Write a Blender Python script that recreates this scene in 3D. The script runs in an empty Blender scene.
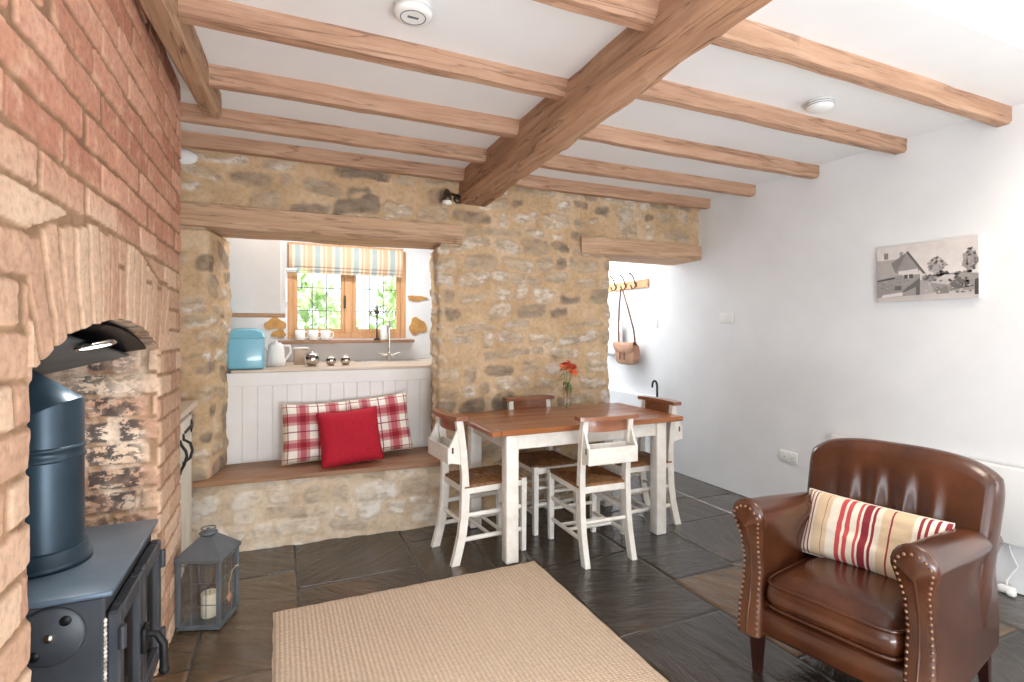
import bpy, bmesh, math, random
import numpy as np
from mathutils import Vector, Matrix, Euler

# ------------------------------------------------------------------ camera, world, lights, exposure
scene = bpy.context.scene
col = scene.collection
PI = math.pi
YAW = math.radians(23.9)
FPX = 526.0
cam_d = bpy.data.cameras.new('camera')
cam_d.sensor_width = 36.0
cam_d.lens = FPX / 1024.0 * 36.0
cam_d.shift_y = -(341.0 - 331.0) / 1024.0
cam_d.clip_start = 0.05
cam = bpy.data.objects.new('camera', cam_d)
col.objects.link(cam)
cam.location = (0, 0, 1.37)
cam.rotation_euler = (PI / 2, 0, -YAW)
scene.camera = cam

world = bpy.data.worlds.new('sky')
scene.world = world
world.use_nodes = True
wb = world.node_tree.nodes['Background']
wb.inputs[0].default_value = (0.86, 0.93, 1.0, 1)
wb.inputs[1].default_value = 2.2

scene.view_settings.view_transform = 'Standard'
scene.view_settings.look = 'None'
scene.view_settings.gamma = 1.0
scene.view_settings.use_curve_mapping = False
scene.view_settings.exposure = 0.5


def area(name, loc, rot, sx, sy, power, color=(1, 1, 1)):
    d = bpy.data.lights.new(name, 'AREA')
    d.shape = 'RECTANGLE'
    d.size = sx
    d.size_y = sy
    d.energy = power
    d.color = color
    o = bpy.data.objects.new(name, d)
    col.objects.link(o)
    o.location = loc
    o.rotation_euler = rot
    return o


# daylight: assumed windows behind the camera and at both sides; unseen lamps added in kitchen and hall, plus added ceiling fill
area('assumed_daylight_front', (1.55, -1.28, 1.28), (PI / 2, 0, PI), 2.3, 1.8, 86, (0.90, 0.95, 1.0))
area('assumed_daylight_side', (3.42, -0.55, 1.35), (0, PI / 2, 0), 1.2, 0.9, 12, (0.95, 0.97, 1.0))  # assumed daylight from the right, no window opening built there
area('assumed_daylight_left', (-1.12, -0.35, 1.45), (0, -PI / 2, 0), 1.2, 1.0, 14, (0.88, 0.95, 1.0))  # assumed daylight from the left; the wall there has no opening
area('ceiling_fill', (0.6, -1.15, 0.35), (math.radians(132), 0, 0), 1.8, 0.5, 50, (0.88, 0.94, 1.0))  # added fill light behind the camera to brighten the ceiling, no fitting there
area('kitchen_fill', (0.6, 4.42, 2.36), (0, 0, 0), 1.8, 0.3, 14, (0.97, 0.98, 1.0))  # added lamp brightening the kitchen, fitting not modelled
area('hall_fill', (2.95, 5.2, 2.3), (0, 0, 0), 0.6, 1.0, 21, (0.94, 0.97, 1.0))  # assumed light source brightening the hall, out of view
area('assumed_stairwell_light', (2.7, 0.5, 3.2), (0, 0, 0), 1.0, 0.7, 22, (1.0, 0.86, 0.70))  # assumed warm light up in the stairwell, itself unseen
wl_d = bpy.data.lights.new('assumed_warm_light', 'POINT')   # assumed warm light beside the right wall, out of view; no lamp modelled
wl_d.energy = 1.6
wl_d.color = (1.0, 0.72, 0.46)
wl_d.shadow_soft_size = 0.12
wl_o = bpy.data.objects.new('assumed_warm_light', wl_d)
col.objects.link(wl_o)
wl_o.location = (3.25, 0.55, 1.75)
# sun on the garden outside the kitchen window
sd = bpy.data.lights.new('sun', 'SUN')
sd.energy = 3.5
sd.angle = 0.02
sun = bpy.data.objects.new('sun', sd)
col.objects.link(sun)
sun.rotation_euler = (math.radians(42), 0, math.radians(-35))

# ------------------------------------------------------------------ helpers: colour and materials


def lin(c):
    return tuple(((v / 255.0) / 12.92 if v / 255.0 <= 0.04045 else ((v / 255.0 + 0.055) / 1.055) ** 2.4) for v in c) + (1.0,)


class NT:
    def __init__(s, name):
        s.m = bpy.data.materials.new(name)
        s.m.use_nodes = True
        s.t = s.m.node_tree
        s.b = s.t.nodes['Principled BSDF']
        s.out = s.t.nodes['Material Output']

    def n(s, typ, **kw):
        nd = s.t.nodes.new('ShaderNode' + typ)
        for k, v in kw.items():
            if isinstance(k, str) and hasattr(nd, k):
                setattr(nd, k, v)
        return nd

    def l(s, a, b):
        s.t.links.new(a, b)

    def coord(s, scale=(1, 1, 1), rot=(0, 0, 0), src='Object', attr=None):
        if attr:
            a = s.n('Attribute', attribute_name=attr)
            o = a.outputs['Vector']
        else:
            a = s.n('TexCoord')
            o = a.outputs[src]
        mp = s.n('Mapping')
        mp.inputs['Scale'].default_value = scale
        mp.inputs['Rotation'].default_value = rot
        s.l(o, mp.inputs['Vector'])
        return mp.outputs[0]

    def noise(s, vec, scale=5, detail=4, rough=0.55, dist=0.0):
        nd = s.n('TexNoise')
        nd.inputs['Scale'].default_value = scale
        nd.inputs['Detail'].default_value = detail
        nd.inputs['Roughness'].default_value = rough
        nd.inputs['Distortion'].default_value = dist
        s.l(vec, nd.inputs['Vector'])
        return nd.outputs['Fac']

    def ramp(s, fac, stops, interp='LINEAR'):
        r = s.n('ValToRGB')
        r.color_ramp.interpolation = interp
        e = r.color_ramp.elements
        while len(e) > 1:
            e.remove(e[-1])
        for i, (p, c) in enumerate(stops):
            el = e[0] if i == 0 else e.new(p)
            el.position = p
            el.color = c if len(c) == 4 else tuple(c) + (1,)
        s.l(fac, r.inputs[0])
        return r.outputs[0]

    def mix(s, fac, a, b, mode='MIX'):
        m = s.n('MixRGB', blend_type=mode)
        for inp, v in ((m.inputs[0], fac), (m.inputs[1], a), (m.inputs[2], b)):
            if isinstance(v, (int, float)):
                inp.default_value = v
            elif isinstance(v, tuple):
                inp.default_value = v
            else:
                s.l(v, inp)
        return m.outputs[0]

    def math(s, op, a, b=None):
        m = s.n('Math', operation=op)
        for inp, v in ((m.inputs[0], a), (m.inputs[1], b)):
            if v is None:
                continue
            if isinstance(v, (int, float)):
                inp.default_value = v
            else:
                s.l(v, inp)
        return m.outputs[0]

    def bump(s, h, strength=0.3, dist=0.01):
        b = s.n('Bump')
        b.inputs['Strength'].default_value = strength
        b.inputs['Distance'].default_value = dist
        s.l(h, b.inputs['Height'])
        s.l(b.outputs[0], s.b.inputs['Normal'])

    def base(s, c):
        if isinstance(c, tuple):
            s.b.inputs['Base Color'].default_value = c
        else:
            s.l(c, s.b.inputs['Base Color'])

    def set(s, **kw):
        for k, v in kw.items():
            inp = s.b.inputs[k.replace('_', ' ')]
            if isinstance(v, (int, float, tuple)):
                inp.default_value = v
            else:
                s.l(v, inp)
        return s


def plain(name, c1, c2=None, scale=(1, 1, 1), nscale=6, rough=0.5, metal=0.0, bump=0.0, bscale=None, detail=4, spec=0.5, lo=0.35, hi=0.65, coat=0.0):
    m = NT(name)
    v = m.coord(scale)
    f = m.noise(v, nscale, detail)
    if c2 is None:
        c2 = tuple(min(255, int(x * 0.94)) for x in c1)
    m.base(m.ramp(f, [(lo, lin(c1)), (hi, lin(c2))]))
    m.set(Roughness=rough, Metallic=metal)
    m.b.inputs['Specular IOR Level'].default_value = spec
    m.b.inputs['Coat Weight'].default_value = coat
    if bump:
        f2 = m.noise(v, bscale or nscale * 3, 4)
        m.bump(f2, bump, 0.004)
    return m.m


def wood(name, c1, c2, c3, axis=0, rough=0.6, g=1.0, bump=0.25, spec=0.4, coat=0.0, crack=0.0):
    m = NT(name)
    sc = [9.0 * g, 9.0 * g, 9.0 * g]
    sc[axis] = 0.9 * g
    v = m.coord(tuple(sc))
    f = m.noise(v, 2.2, 6, 0.6, 0.6)
    sc2 = [60.0 * g] * 3
    sc2[axis] = 2.2 * g
    v2 = m.coord(tuple(sc2))
    f2 = m.noise(v2, 1.5, 5, 0.6)
    v3 = m.coord((1.6, 1.6, 1.6))
    f3 = m.noise(v3, 2.0, 3)
    c = m.ramp(f, [(0.3, lin(c1)), (0.52, lin(c2)), (0.72, lin(c3))])
    dk = m.ramp(f2, [(0.30, (0.55, 0.5, 0.46, 1)), (0.5, (1, 1, 1, 1))])
    c = m.mix(0.55, c, dk, 'MULTIPLY')
    c = m.mix(m.math('MULTIPLY', f3, 0.35), c, lin(c1))
    if crack:
        sc4 = [14.0] * 3
        sc4[axis] = 0.7
        f4 = m.noise(m.coord(tuple(sc4)), 1.3, 3, 0.5, 0.4)
        ck = m.ramp(f4, [(0.478, (0, 0, 0, 1)), (0.494, (1, 1, 1, 1)), (0.506, (1, 1, 1, 1)), (0.522, (0, 0, 0, 1))])
        c = m.mix(m.math('MULTIPLY', ck, m.math('MULTIPLY', f3, crack)), c, lin((92, 64, 48)))
        kn = m.ramp(m.noise(m.coord((4, 4, 4)), 1.4, 3), [(0.68, (0, 0, 0, 1)), (0.76, (1, 1, 1, 1))])
        c = m.mix(m.math('MULTIPLY', kn, 0.5), c, lin((120, 84, 60)))
    m.base(c)
    m.set(Roughness=rough)
    m.b.inputs['Specular IOR Level'].default_value = spec
    m.b.inputs['Coat Weight'].default_value = coat
    if bump:
        m.bump(m.math('ADD', f2, f), bump, 0.004)
    return m.m


def glass(name, tint=(1, 1, 1, 1), alpha=0.12, rough=0.02):
    m = NT(name)
    tr = m.n('BsdfTransparent')
    tr.inputs[0].default_value = tint
    gl = m.n('BsdfGlossy')
    gl.inputs['Roughness'].default_value = rough
    lw = m.n('LayerWeight')
    lw.inputs[0].default_value = 0.35
    mx = m.n('MixShader')
    f = m.math('ADD', m.math('MULTIPLY', lw.outputs['Fresnel'], 0.25), alpha * 0.3)
    m.l(f, mx.inputs[0])
    m.l(tr.outputs[0], mx.inputs[1])
    m.l(gl.outputs[0], mx.inputs[2])
    m.l(mx.outputs[0], m.out.inputs[0])
    return m.m


# ------------------------------------------------------------------ helpers: geometry
class MB:
    def __init__(s):
        s.v, s.f, s.mi, s.sm, s.uv = [], [], [], [], []

    def add(s, verts, faces, mi=0, smooth=False, M=None, uv=None):
        o = len(s.v)
        for i, p in enumerate(verts):
            p = Vector(p)
            s.v.append(M @ p if M else p)
            s.uv.append(uv[i] if uv else (0, 0))
        for f in faces:
            s.f.append([o + i for i in f])
            s.mi.append(mi)
            s.sm.append(smooth)
        return s

    def box(s, lo, hi, bev=0.0, mi=0, M=None, seg=1):
        bm = bmesh.new()
        bmesh.ops.create_cube(bm, size=1.0)
        d = [hi[i] - lo[i] for i in range(3)]
        for v in bm.verts:
            for i in range(3):
                v.co[i] = lo[i] + (v.co[i] + 0.5) * d[i]
        if bev > 0:
            bev = min(bev, 0.45 * min(abs(x) for x in d))
            bmesh.ops.bevel(bm, geom=bm.edges[:], offset=bev, segments=seg, profile=0.5, affect='EDGES')
        bm.verts.index_update()
        s.add([v.co.copy() for v in bm.verts], [[v.index for v in f.verts] for f in bm.faces], mi, bev > 0 and seg > 1, M)
        bm.free()
        return s

    def prism(s, poly, a0, a1, axis='y', mi=0, M=None, smooth=False):
        # poly: list of 2D points; axis: extrusion axis
        def P(p, a):
            return {'x': (a, p[0], p[1]), 'y': (p[0], a, p[1]), 'z': (p[0], p[1], a)}[axis]
        n = len(poly)
        vs = [P(p, a0) for p in poly] + [P(p, a1) for p in poly]
        fs = [list(range(n - 1, -1, -1)), list(range(n, 2 * n))]
        fs += [[i, (i + 1) % n, n + (i + 1) % n, n + i] for i in range(n)]
        return s.add(vs, fs, mi, smooth, M)

    def tube(s, pts, r, n=10, mi=0, M=None, closed=False, squash=None):
        pts = [Vector(p) for p in pts]
        if not isinstance(r, (list, tuple)):
            r = [r] * len(pts)
        rings = []
        up = None
        N = len(pts)
        for i, p in enumerate(pts):
            if closed:
                t = pts[(i + 1) % N] - pts[i - 1]
            else:
                t = pts[min(i + 1, N - 1)] - pts[max(i - 1, 0)]
            t.normalize()
            if up is None:
                up = Vector((0, 0, 1)) if abs(t.z) < 0.9 else Vector((1, 0, 0))
            a = t.cross(up)
            if a.length < 1e-6:
                a = t.orthogonal()
            a.normalize()
            b = a.cross(t)
            b.normalize()
            up = b
            q = squash or (1, 1)
            rings.append([p + a * (r[i] * q[0] * math.cos(2 * PI * k / n)) + b * (r[i] * q[1] * math.sin(2 * PI * k / n)) for k in range(n)])
        vs = [v for rg in rings for v in rg]
        fs = []
        for i in range(N if closed else N - 1):
            j = (i + 1) % N
            for k in range(n):
                fs.append([i * n + k, i * n + (k + 1) % n, j * n + (k + 1) % n, j * n + k])
        s.add(vs, fs, mi, True, M)
        if not closed:
            s.add([v for v in rings[0]], [list(range(n - 1, -1, -1))], mi, False, M)
            s.add([v for v in rings[-1]], [list(range(n))], mi, False, M)
        return s

    def lathe(s, prof, c=(0, 0, 0), n=24, mi=0, M=None, sy=1.0):
        vs, fs = [], []
        for (r, z) in prof:
            for k in range(n):
                a = 2 * PI * k / n
                vs.append((c[0] + r * math.cos(a), c[1] + sy * r * math.sin(a), c[2] + z))
        m = len(prof)
        for i in range(m - 1):
            for k in range(n):
                fs.append([i * n + k, i * n + (k + 1) % n, (i + 1) * n + (k + 1) % n, (i + 1) * n + k])
        if prof[0][0] > 1e-5:
            fs.append(list(range(n - 1, -1, -1)))
        if prof[-1][0] > 1e-5:
            fs.append([(m - 1) * n + k for k in range(n)])
        return s.add(vs, fs, mi, True, M)

    def ball(s, c, r, n=12, m=8, mi=0, M=None):
        if not isinstance(r, (tuple, list)):
            r = (r, r, r)
        T = Matrix.Translation(c) @ Matrix.Diagonal((r[0], r[1], r[2], 1))
        if M:
            T = M @ T
        return s.lathe([(max(1e-6, math.cos(a)), math.sin(a)) for a in [(-0.5 + i / m) * PI for i in range(m + 1)]], n=n, mi=mi, M=T)

    def grid(s, fn, nu, nv, mi=0, M=None, closeu=False, smooth=True, uvf=None):
        vs, fs, uv = [], [], []
        for i in range(nu + (0 if closeu else 1)):
            for j in range(nv + 1):
                vs.append(fn(i / nu, j / nv))
                uv.append(uvf(i / nu, j / nv) if uvf else (i / nu, j / nv))
        w = nv + 1
        R = nu + (0 if closeu else 1)
        for i in range(nu):
            for j in range(nv):
                a, b = i * w + j, ((i + 1) % R) * w + j
                fs.append([a, b, b + 1, a + 1])
        return s.add(vs, fs, mi, smooth, M, uv)

    def build(s, name, mats, parent=None, loc=None, rot=None, attr=False, weld=False):
        me = bpy.data.meshes.new(name)
        me.from_pydata([tuple(v) for v in s.v], [], s.f)
        if not isinstance(mats, (list, tuple)):
            mats = [mats]
        for m in mats:
            me.materials.append(m)
        me.polygons.foreach_set('material_index', s.mi)
        me.polygons.foreach_set('use_smooth', s.sm)
        if attr:
            a = me.attributes.new('cuv', 'FLOAT_VECTOR', 'POINT')
            a.data.foreach_set('vector', [c for u in s.uv for c in (u[0], u[1], 0.0)])
        bm = bmesh.new()
        bm.from_mesh(me)
        if weld:
            bmesh.ops.remove_doubles(bm, verts=bm.verts[:], dist=1e-5)
        bmesh.ops.recalc_face_normals(bm, faces=bm.faces[:])
        bm.to_mesh(me)
        bm.free()
        me.update()
        o = bpy.data.objects.new(name, me)
        col.objects.link(o)
        if parent:
            o.parent = parent
        if loc:
            o.location = loc
        if rot:
            o.rotation_euler = rot
        return o


def thing(name, label, cat, loc=(0, 0, 0), rz=0.0, group=None):
    o = bpy.data.objects.new(name, None)
    o.empty_display_size = 0.05
    col.objects.link(o)
    o.location = loc
    o.rotation_euler = (0, 0, rz)
    return tag(o, label, cat, group)


def tag(o, label, cat, group=None):
    o['label'] = label
    o['category'] = cat
    if group:
        o['group'] = group
    return o


def struct(o, label=None, cat=None, group=None):
    o['kind'] = 'structure'
    if label:
        tag(o, label, cat, group)
    return o


def copy_tree(o, label=None, parent=None):
    c = o.copy()
    col.objects.link(c)
    if parent:
        c.parent = parent
    if label:
        c['label'] = label
    for ch in list(o.children):
        copy_tree(ch, None, c)
    return c


# ------------------------------------------------------------------ helpers: noise fields for masonry
def _hash(ix, iy, seed):
    h = (ix.astype(np.int64) * 374761393 + iy.astype(np.int64) * 668265263 + seed * 974634777) & 0x7fffffff
    h = ((h ^ (h >> 13)) * 1274126177) & 0x7fffffff
    h = h ^ (h >> 16)
    return (h & 0xffff) / 65535.0


def vnoise(x, y, seed=0):
    ix, iy = np.floor(x), np.floor(y)
    fx, fy = x - ix, y - iy
    fx, fy = fx * fx * (3 - 2 * fx), fy * fy * (3 - 2 * fy)
    a, b = _hash(ix, iy, seed), _hash(ix + 1, iy, seed)
    c, d = _hash(ix, iy + 1, seed), _hash(ix + 1, iy + 1, seed)
    return (a * (1 - fx) + b * fx) * (1 - fy) + (c * (1 - fx) + d * fx) * fy


def fbm(x, y, seed=0, oct=4):
    t, a, s = 0, 0.5, 0
    for i in range(oct):
        t = t + a * vnoise(x * 2 ** i, y * 2 ** i, seed + i * 17)
        s += a
        a *= 0.55
    return t / s * 2 - 1


def sstep(a, b, x):
    t = np.clip((x - a) / (b - a), 0, 1)
    return t * t * (3 - 2 * t)


def stone_field(S, Z, seed=3, shrink=(0.45, 1.0), amp=1.0, hrange=(0.075, 0.15)):
    """rubble stones bedded in wide flush mortar: height, stone mask and a random number per stone"""
    rng = random.Random(seed)
    s = S + 0.035 * fbm(S * 4, Z * 4, seed + 1, 3)
    z = Z + 0.060 * fbm(S * 1.7, Z * 1.1, seed + 2, 2) + 0.018 * fbm(S * 7, Z * 7, seed + 3, 2)
    rows = [-0.3]
    while rows[-1] < 3.2:
        rows.append(rows[-1] + rng.uniform(*hrange))
    ri = np.clip(np.searchsorted(rows, z.ravel()) - 1, 0, len(rows) - 2)
    d = np.full(ri.shape, 1.0)
    rn = np.zeros(ri.shape)
    sf, zf = s.ravel(), z.ravel()
    for r in range(len(rows) - 1):
        sel = np.nonzero(ri == r)[0]
        br = [-2.5 + rng.uniform(0, 0.3)]
        while br[-1] < 7:
            br.append(br[-1] + rng.choice([rng.uniform(0.10, 0.2), rng.uniform(0.16, 0.30), rng.uniform(0.22, 0.42)]))
        nb = len(br) - 1
        par = np.array([[rng.uniform(0.62, 0.96), rng.uniform(*shrink), rng.uniform(-0.9, 0.9), rng.random(), rng.uniform(-0.14, 0.14), rng.random()] for _ in range(nb)])
        if not len(sel):
            continue
        ci = np.clip(np.searchsorted(br, sf[sel]) - 1, 0, nb - 1)
        bra = np.array(br)
        hs = (bra[1:] - bra[:-1]) / 2 * par[:, 0]
        cs = (bra[1:] + bra[:-1]) / 2
        hz0 = (rows[r + 1] - rows[r]) / 2
        hz = hz0 * par[:, 1]
        cz = (rows[r + 1] + rows[r]) / 2 + (hz0 - hz) * par[:, 2]
        h1, h2 = hs[ci], hz[ci]
        rad = np.minimum(h1, h2) * 0.85
        dx_, dz_ = sf[sel] - cs[ci], zf[sel] - cz[ci]
        dz_ = dz_ + par[ci, 4] * dx_
        qx = np.abs(dx_) - (h1 - rad)
        qz = np.abs(dz_) - (h2 - rad)
        dd = np.hypot(np.maximum(qx, 0), np.maximum(qz, 0)) + np.minimum(np.maximum(qx, qz), 0) - rad
        d[sel] = np.where(par[ci, 5] < 0.09, 0.05, dd)
        rn[sel] = par[ci, 3]
    d = d.reshape(S.shape) + 0.026 * fbm(S * 14, Z * 14, seed + 5, 4)
    rn = rn.reshape(S.shape)
    mask = sstep(0.012, -0.018, d)
    h = mask * (0.003 + 0.012 * rn) + 0.010 * fbm(S * 4, Z * 4, seed + 9, 2) + mask * 0.008 * fbm(S * 13, Z * 16, seed + 7, 3) + 0.003 * fbm(S * 50, Z * 50, seed + 8, 3)
    return h * amp, mask, rn


BRH, BRL = 0.0915, 0.27


def brick_field(S, Z, seed=11, h0=0.0):
    s = S + 0.006 * fbm(S * 9, Z * 9, seed, 2)
    z = Z + 0.007 * fbm(S * 4, Z * 9, seed + 1, 2)
    r = np.floor((z - h0) / BRH)
    off = (r % 2) * 0.5 + (_hash(r, r * 0, seed + 4) - 0.5) * 0.3
    q = s / BRL + off
    cidx = np.floor(q)
    us = (q - cidx) * BRL
    # vary the joints
    j = (_hash(cidx, r, seed + 6) - 0.5) * 0.05
    us = us - j
    dn = np.minimum(us, BRL - us + 0)
    zz = (z - h0) - r * BRH
    dz = np.minimum(zz, BRH - zz)
    d = -np.minimum(dn, dz) + 0.0062 + 0.0055 * fbm(S * 30, Z * 30, seed + 5, 3)
    # round the corners
    cr = np.maximum(0, 0.02 - dn) ** 2 + np.maximum(0, 0.02 - dz) ** 2
    d = np.where((dn < 0.02) & (dz < 0.02), np.maximum(d, np.sqrt(cr) - 0.02 + 0.003), d)
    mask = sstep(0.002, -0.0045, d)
    rn = _hash(cidx + 50, r + 50, seed + 3)
    h = mask * (0.0045 + 0.004 * rn) + 0.003 * fbm(S * 10, Z * 10, seed + 7, 2) + 0.0009 * fbm(S * 60, Z * 60, seed + 8, 2)
    return h, mask, rn


class Strips:
    """collects displaced wall strips (a polyline in plan, swept upward) into one mesh"""

    def __init__(s):
        s.V, s.F, s.C, s.MI, s.n = [], [], [], [], 0

    def add_grid(s, P, C, mi=0, flip=False):
        nu, nv = P.shape[:2]
        idx = np.arange(nu * nv).reshape(nu, nv) + s.n
        q = np.stack([idx[:-1, :-1], idx[1:, :-1], idx[1:, 1:], idx[:-1, 1:]], -1).reshape(-1, 4)
        if flip:
            q = q[:, ::-1]
        s.V.append(P.reshape(-1, 3))
        s.C.append(C.reshape(-1, 4))
        s.F.append(q)
        s.MI.append(np.full(len(q), mi))
        s.n += nu * nv

    def build(s, name, mats):
        V, F, C, MI = np.concatenate(s.V), np.concatenate(s.F), np.concatenate(s.C), np.concatenate(s.MI)
        me = bpy.data.meshes.new(name)
        me.from_pydata(V.tolist(), [], F.tolist())
        for m in mats:
            me.materials.append(m)
        me.polygons.foreach_set('use_smooth', np.ones(len(F), dtype=bool))
        me.polygons.foreach_set('material_index', MI.astype(np.int32))
        a = me.attributes.new('fld', 'FLOAT_COLOR', 'POINT')
        a.data.foreach_set('color', C.astype(np.float32).ravel())
        me.update()
        o = bpy.data.objects.new(name, me)
        col.objects.link(o)
        return o


def plan_path(pts, step, rad=0.03):
    """resample a plan polyline with rounded corners; returns points, normals (to the left of travel turned right), arclength"""
    pts = [np.array(p, float) for p in pts]
    out = [pts[0]]
    for i in range(1, len(pts) - 1):
        a, b, c = pts[i - 1], pts[i], pts[i + 1]
        u, w = (a - b) / np.linalg.norm(a - b), (c - b) / np.linalg.norm(c - b)
        p0, p1 = b + u * rad, b + w * rad
        for t in np.linspace(0, 1, 7):
            out.append((1 - t) ** 2 * p0 + 2 * t * (1 - t) * b + t * t * p1)
    out.append(pts[-1])
    out = np.array(out)
    sl = np.concatenate([[0], np.cumsum(np.hypot(*np.diff(out, axis=0).T))])
    S = np.linspace(0, sl[-1], max(2, int(sl[-1] / step) + 1))
    X, Y = np.interp(S, sl, out[:, 0]), np.interp(S, sl, out[:, 1])
    tx, ty = np.gradient(X), np.gradient(Y)
    L = np.hypot(tx, ty)
    return X, Y, ty / L, -tx / L, S   # normal = tangent rotated by -90 degrees


# ------------------------------------------------------------------ materials
M = {}


def mk_stone(name, mort, s1, s2, s3, lime, limeamt):
    m = NT(name)
    at = m.n('Attribute', attribute_name='fld')
    sp = m.n('SeparateColor')
    m.l(at.outputs['Color'], sp.inputs[0])
    mask, rnd = sp.outputs[0], sp.outputs[1]
    v = m.coord()
    n1 = m.noise(v, 9, 6, 0.6)
    n2 = m.noise(v, 38, 5, 0.65)
    n3 = m.noise(v, 3.0, 3)
    mc = m.ramp(m.math('ADD', m.math('MULTIPLY', n1, 0.5), m.math('MULTIPLY', n3, 0.5)), [(0.36, lin(mort[0])), (0.52, lin(mort[1])), (0.66, lin(mort[2]))])
    mc = m.mix(0.8, mc, m.ramp(n2, [(0.32, (0.82, 0.79, 0.76, 1)), (0.55, (1.03, 1.03, 1.03, 1))]), 'MULTIPLY')
    base = m.ramp(rnd, [(0.0, lin(s1)), (0.3, lin(s2)), (1.0, lin(s3))])
    n5 = m.noise(m.coord((1, 1, 2.2)), 11, 5, 0.6, 0.5)
    base = m.mix(0.85, base, m.ramp(n5, [(0.34, (0.62, 0.59, 0.57, 1)), (0.60, (1.08, 1.06, 1.04, 1))]), 'MULTIPLY')
    lm = m.ramp(m.noise(m.coord((1, 1, 1.8)), 8, 5, 0.62), [(limeamt, (0, 0, 0, 1)), (limeamt + 0.10, (1, 1, 1, 1))])
    sel = m.ramp(rnd, [(0.25, (0, 0, 0, 1)), (0.7, (1, 1, 1, 1))])
    lm2 = m.mix(1.0, lm, sel, 'MULTIPLY')
    base = m.mix(m.math('MULTIPLY', lm2, 0.8), base, lin(lime))
    mk = m.math('MULTIPLY', mask, m.ramp(n1, [(0.32, (0.3, 0.3, 0.3, 1)), (0.52, (0.95, 0.95, 0.95, 1))]))
    m.base(m.mix(mk, mc, base))
    m.set(Roughness=0.92)
    m.b.inputs['Specular IOR Level'].default_value = 0.2
    m.bump(m.math('ADD', n2, m.noise(v, 120, 3)), 0.35, 0.006)
    return m.m


M['stone'] = mk_stone('rubble_stone', ((190, 160, 124), (208, 178, 142), (221, 197, 168)), (134, 120, 106), (184, 166, 143), (206, 188, 164), (238, 231, 222), 0.50)
M['stone_pale'] = mk_stone('limed_stone', ((204, 180, 150), (222, 202, 176), (232, 216, 194)), (190, 172, 150), (218, 202, 180), (228, 214, 196), (242, 236, 226), 0.45)


def mk_brick(name):
    m = NT(name)
    at = m.n('Attribute', attribute_name='fld')
    sp = m.n('SeparateColor')
    m.l(at.outputs['Color'], sp.inputs[0])
    mask, rnd, pale = sp.outputs[0], sp.outputs[1], sp.outputs[2]
    soot = at.outputs['Alpha']
    v = m.coord()
    n1 = m.noise(v, 14, 6, 0.62)
    n2 = m.noise(v, 46, 5, 0.6)
    red = m.ramp(rnd, [(0, lin((180, 122, 100))), (0.5, lin((202, 146, 122))), (1, lin((216, 164, 140)))])
    pal = m.ramp(rnd, [(0, lin((184, 144, 120))), (0.5, lin((206, 170, 144))), (1, lin((224, 196, 170)))])
    b = m.mix(pale, red, pal)
    b = m.mix(m.ramp(n1, [(0.5, (0, 0, 0, 1)), (0.75, (0.75, 0.75, 0.75, 1))]), b, lin((228, 190, 162)))
    b = m.mix(0.8, b, m.ramp(n2, [(0.3, (0.72, 0.68, 0.65, 1)), (0.55, (1.04, 1.03, 1.02, 1))]), 'MULTIPLY')
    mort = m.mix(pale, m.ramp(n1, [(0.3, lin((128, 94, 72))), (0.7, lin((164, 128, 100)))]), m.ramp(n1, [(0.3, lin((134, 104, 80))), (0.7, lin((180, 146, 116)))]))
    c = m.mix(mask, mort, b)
    # soot stains and lime on the fireplace cheek
    lm = m.ramp(m.noise(v, 8, 5, 0.65), [(0.45, (0, 0, 0, 1)), (0.62, (1, 1, 1, 1))])
    c = m.mix(m.math('MULTIPLY', m.math('MULTIPLY', lm, soot), 0.85), c, lin((236, 216, 196)))
    sv = m.coord((1, 1, 1.5))
    st = m.ramp(m.noise(sv, 21, 6, 0.7, 0.4), [(0.45, (0, 0, 0, 1)), (0.50, (1, 1, 1, 1))])
    st2 = m.ramp(m.noise(v, 5.5, 3), [(0.29, (0, 0, 0, 1)), (0.50, (1, 1, 1, 1))])
    fac = m.math('MULTIPLY', m.math('MULTIPLY', m.math('MULTIPLY', st, st2), mask), m.math('MULTIPLY', soot, 0.9))
    c = m.mix(fac, c, lin((62, 58, 58)))
    m.base(c)
    m.set(Roughness=0.9)
    m.b.inputs['Specular IOR Level'].default_value = 0.25
    m.bump(m.math('ADD', n1, n2), 0.4, 0.006)
    return m.m


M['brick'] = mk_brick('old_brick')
M['oak'] = wood('oak_joist', (174, 134, 108), (195, 155, 127), (210, 174, 148), 0, 0.7, crack=0.9)
M['oak_y'] = wood('oak_trimmer', (158, 122, 94), (182, 146, 116), (200, 166, 136), 1, 0.75, crack=1.2)
M['oak_beam'] = wood('oak_main_beam', (158, 118, 90), (184, 142, 112), (202, 164, 134), 1, 0.75, 0.8, 0.4, crack=1.3)
M['oak_lintel'] = wood('oak_lintel_wood', (190, 152, 120), (208, 172, 140), (222, 190, 160), 0, 0.75, crack=0.8)
M['oak_seat'] = wood('oak_seat_board', (138, 100, 72), (166, 124, 92), (184, 144, 110), 0, 0.45, 1, 0.1)
M['oak_frame'] = wood('oak_window_frame', (196, 144, 96), (210, 160, 112), (222, 176, 130), 2, 0.5, 1, 0.1)
M['pine_top'] = wood('waxed_pine_top', (142, 82, 42), (172, 106, 58), (196, 132, 78), 0, 0.28, 0.8, 0.06, 0.5, 0.25)
M['pine_rail'] = wood('waxed_chair_rail', (124, 74, 48), (152, 96, 64), (176, 118, 82), 0, 0.32, 1, 0.06, 0.5, 0.2)
M['pine_board'] = wood('pale_hook_board', (190, 138, 94), (204, 154, 110), (216, 172, 130), 1, 0.5, 1.2, 0.1)
M['plaster'] = plain('white_plaster_wall', (238, 239, 240), (233, 234, 235), nscale=3, rough=0.85, bump=0.12, bscale=14)
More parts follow.
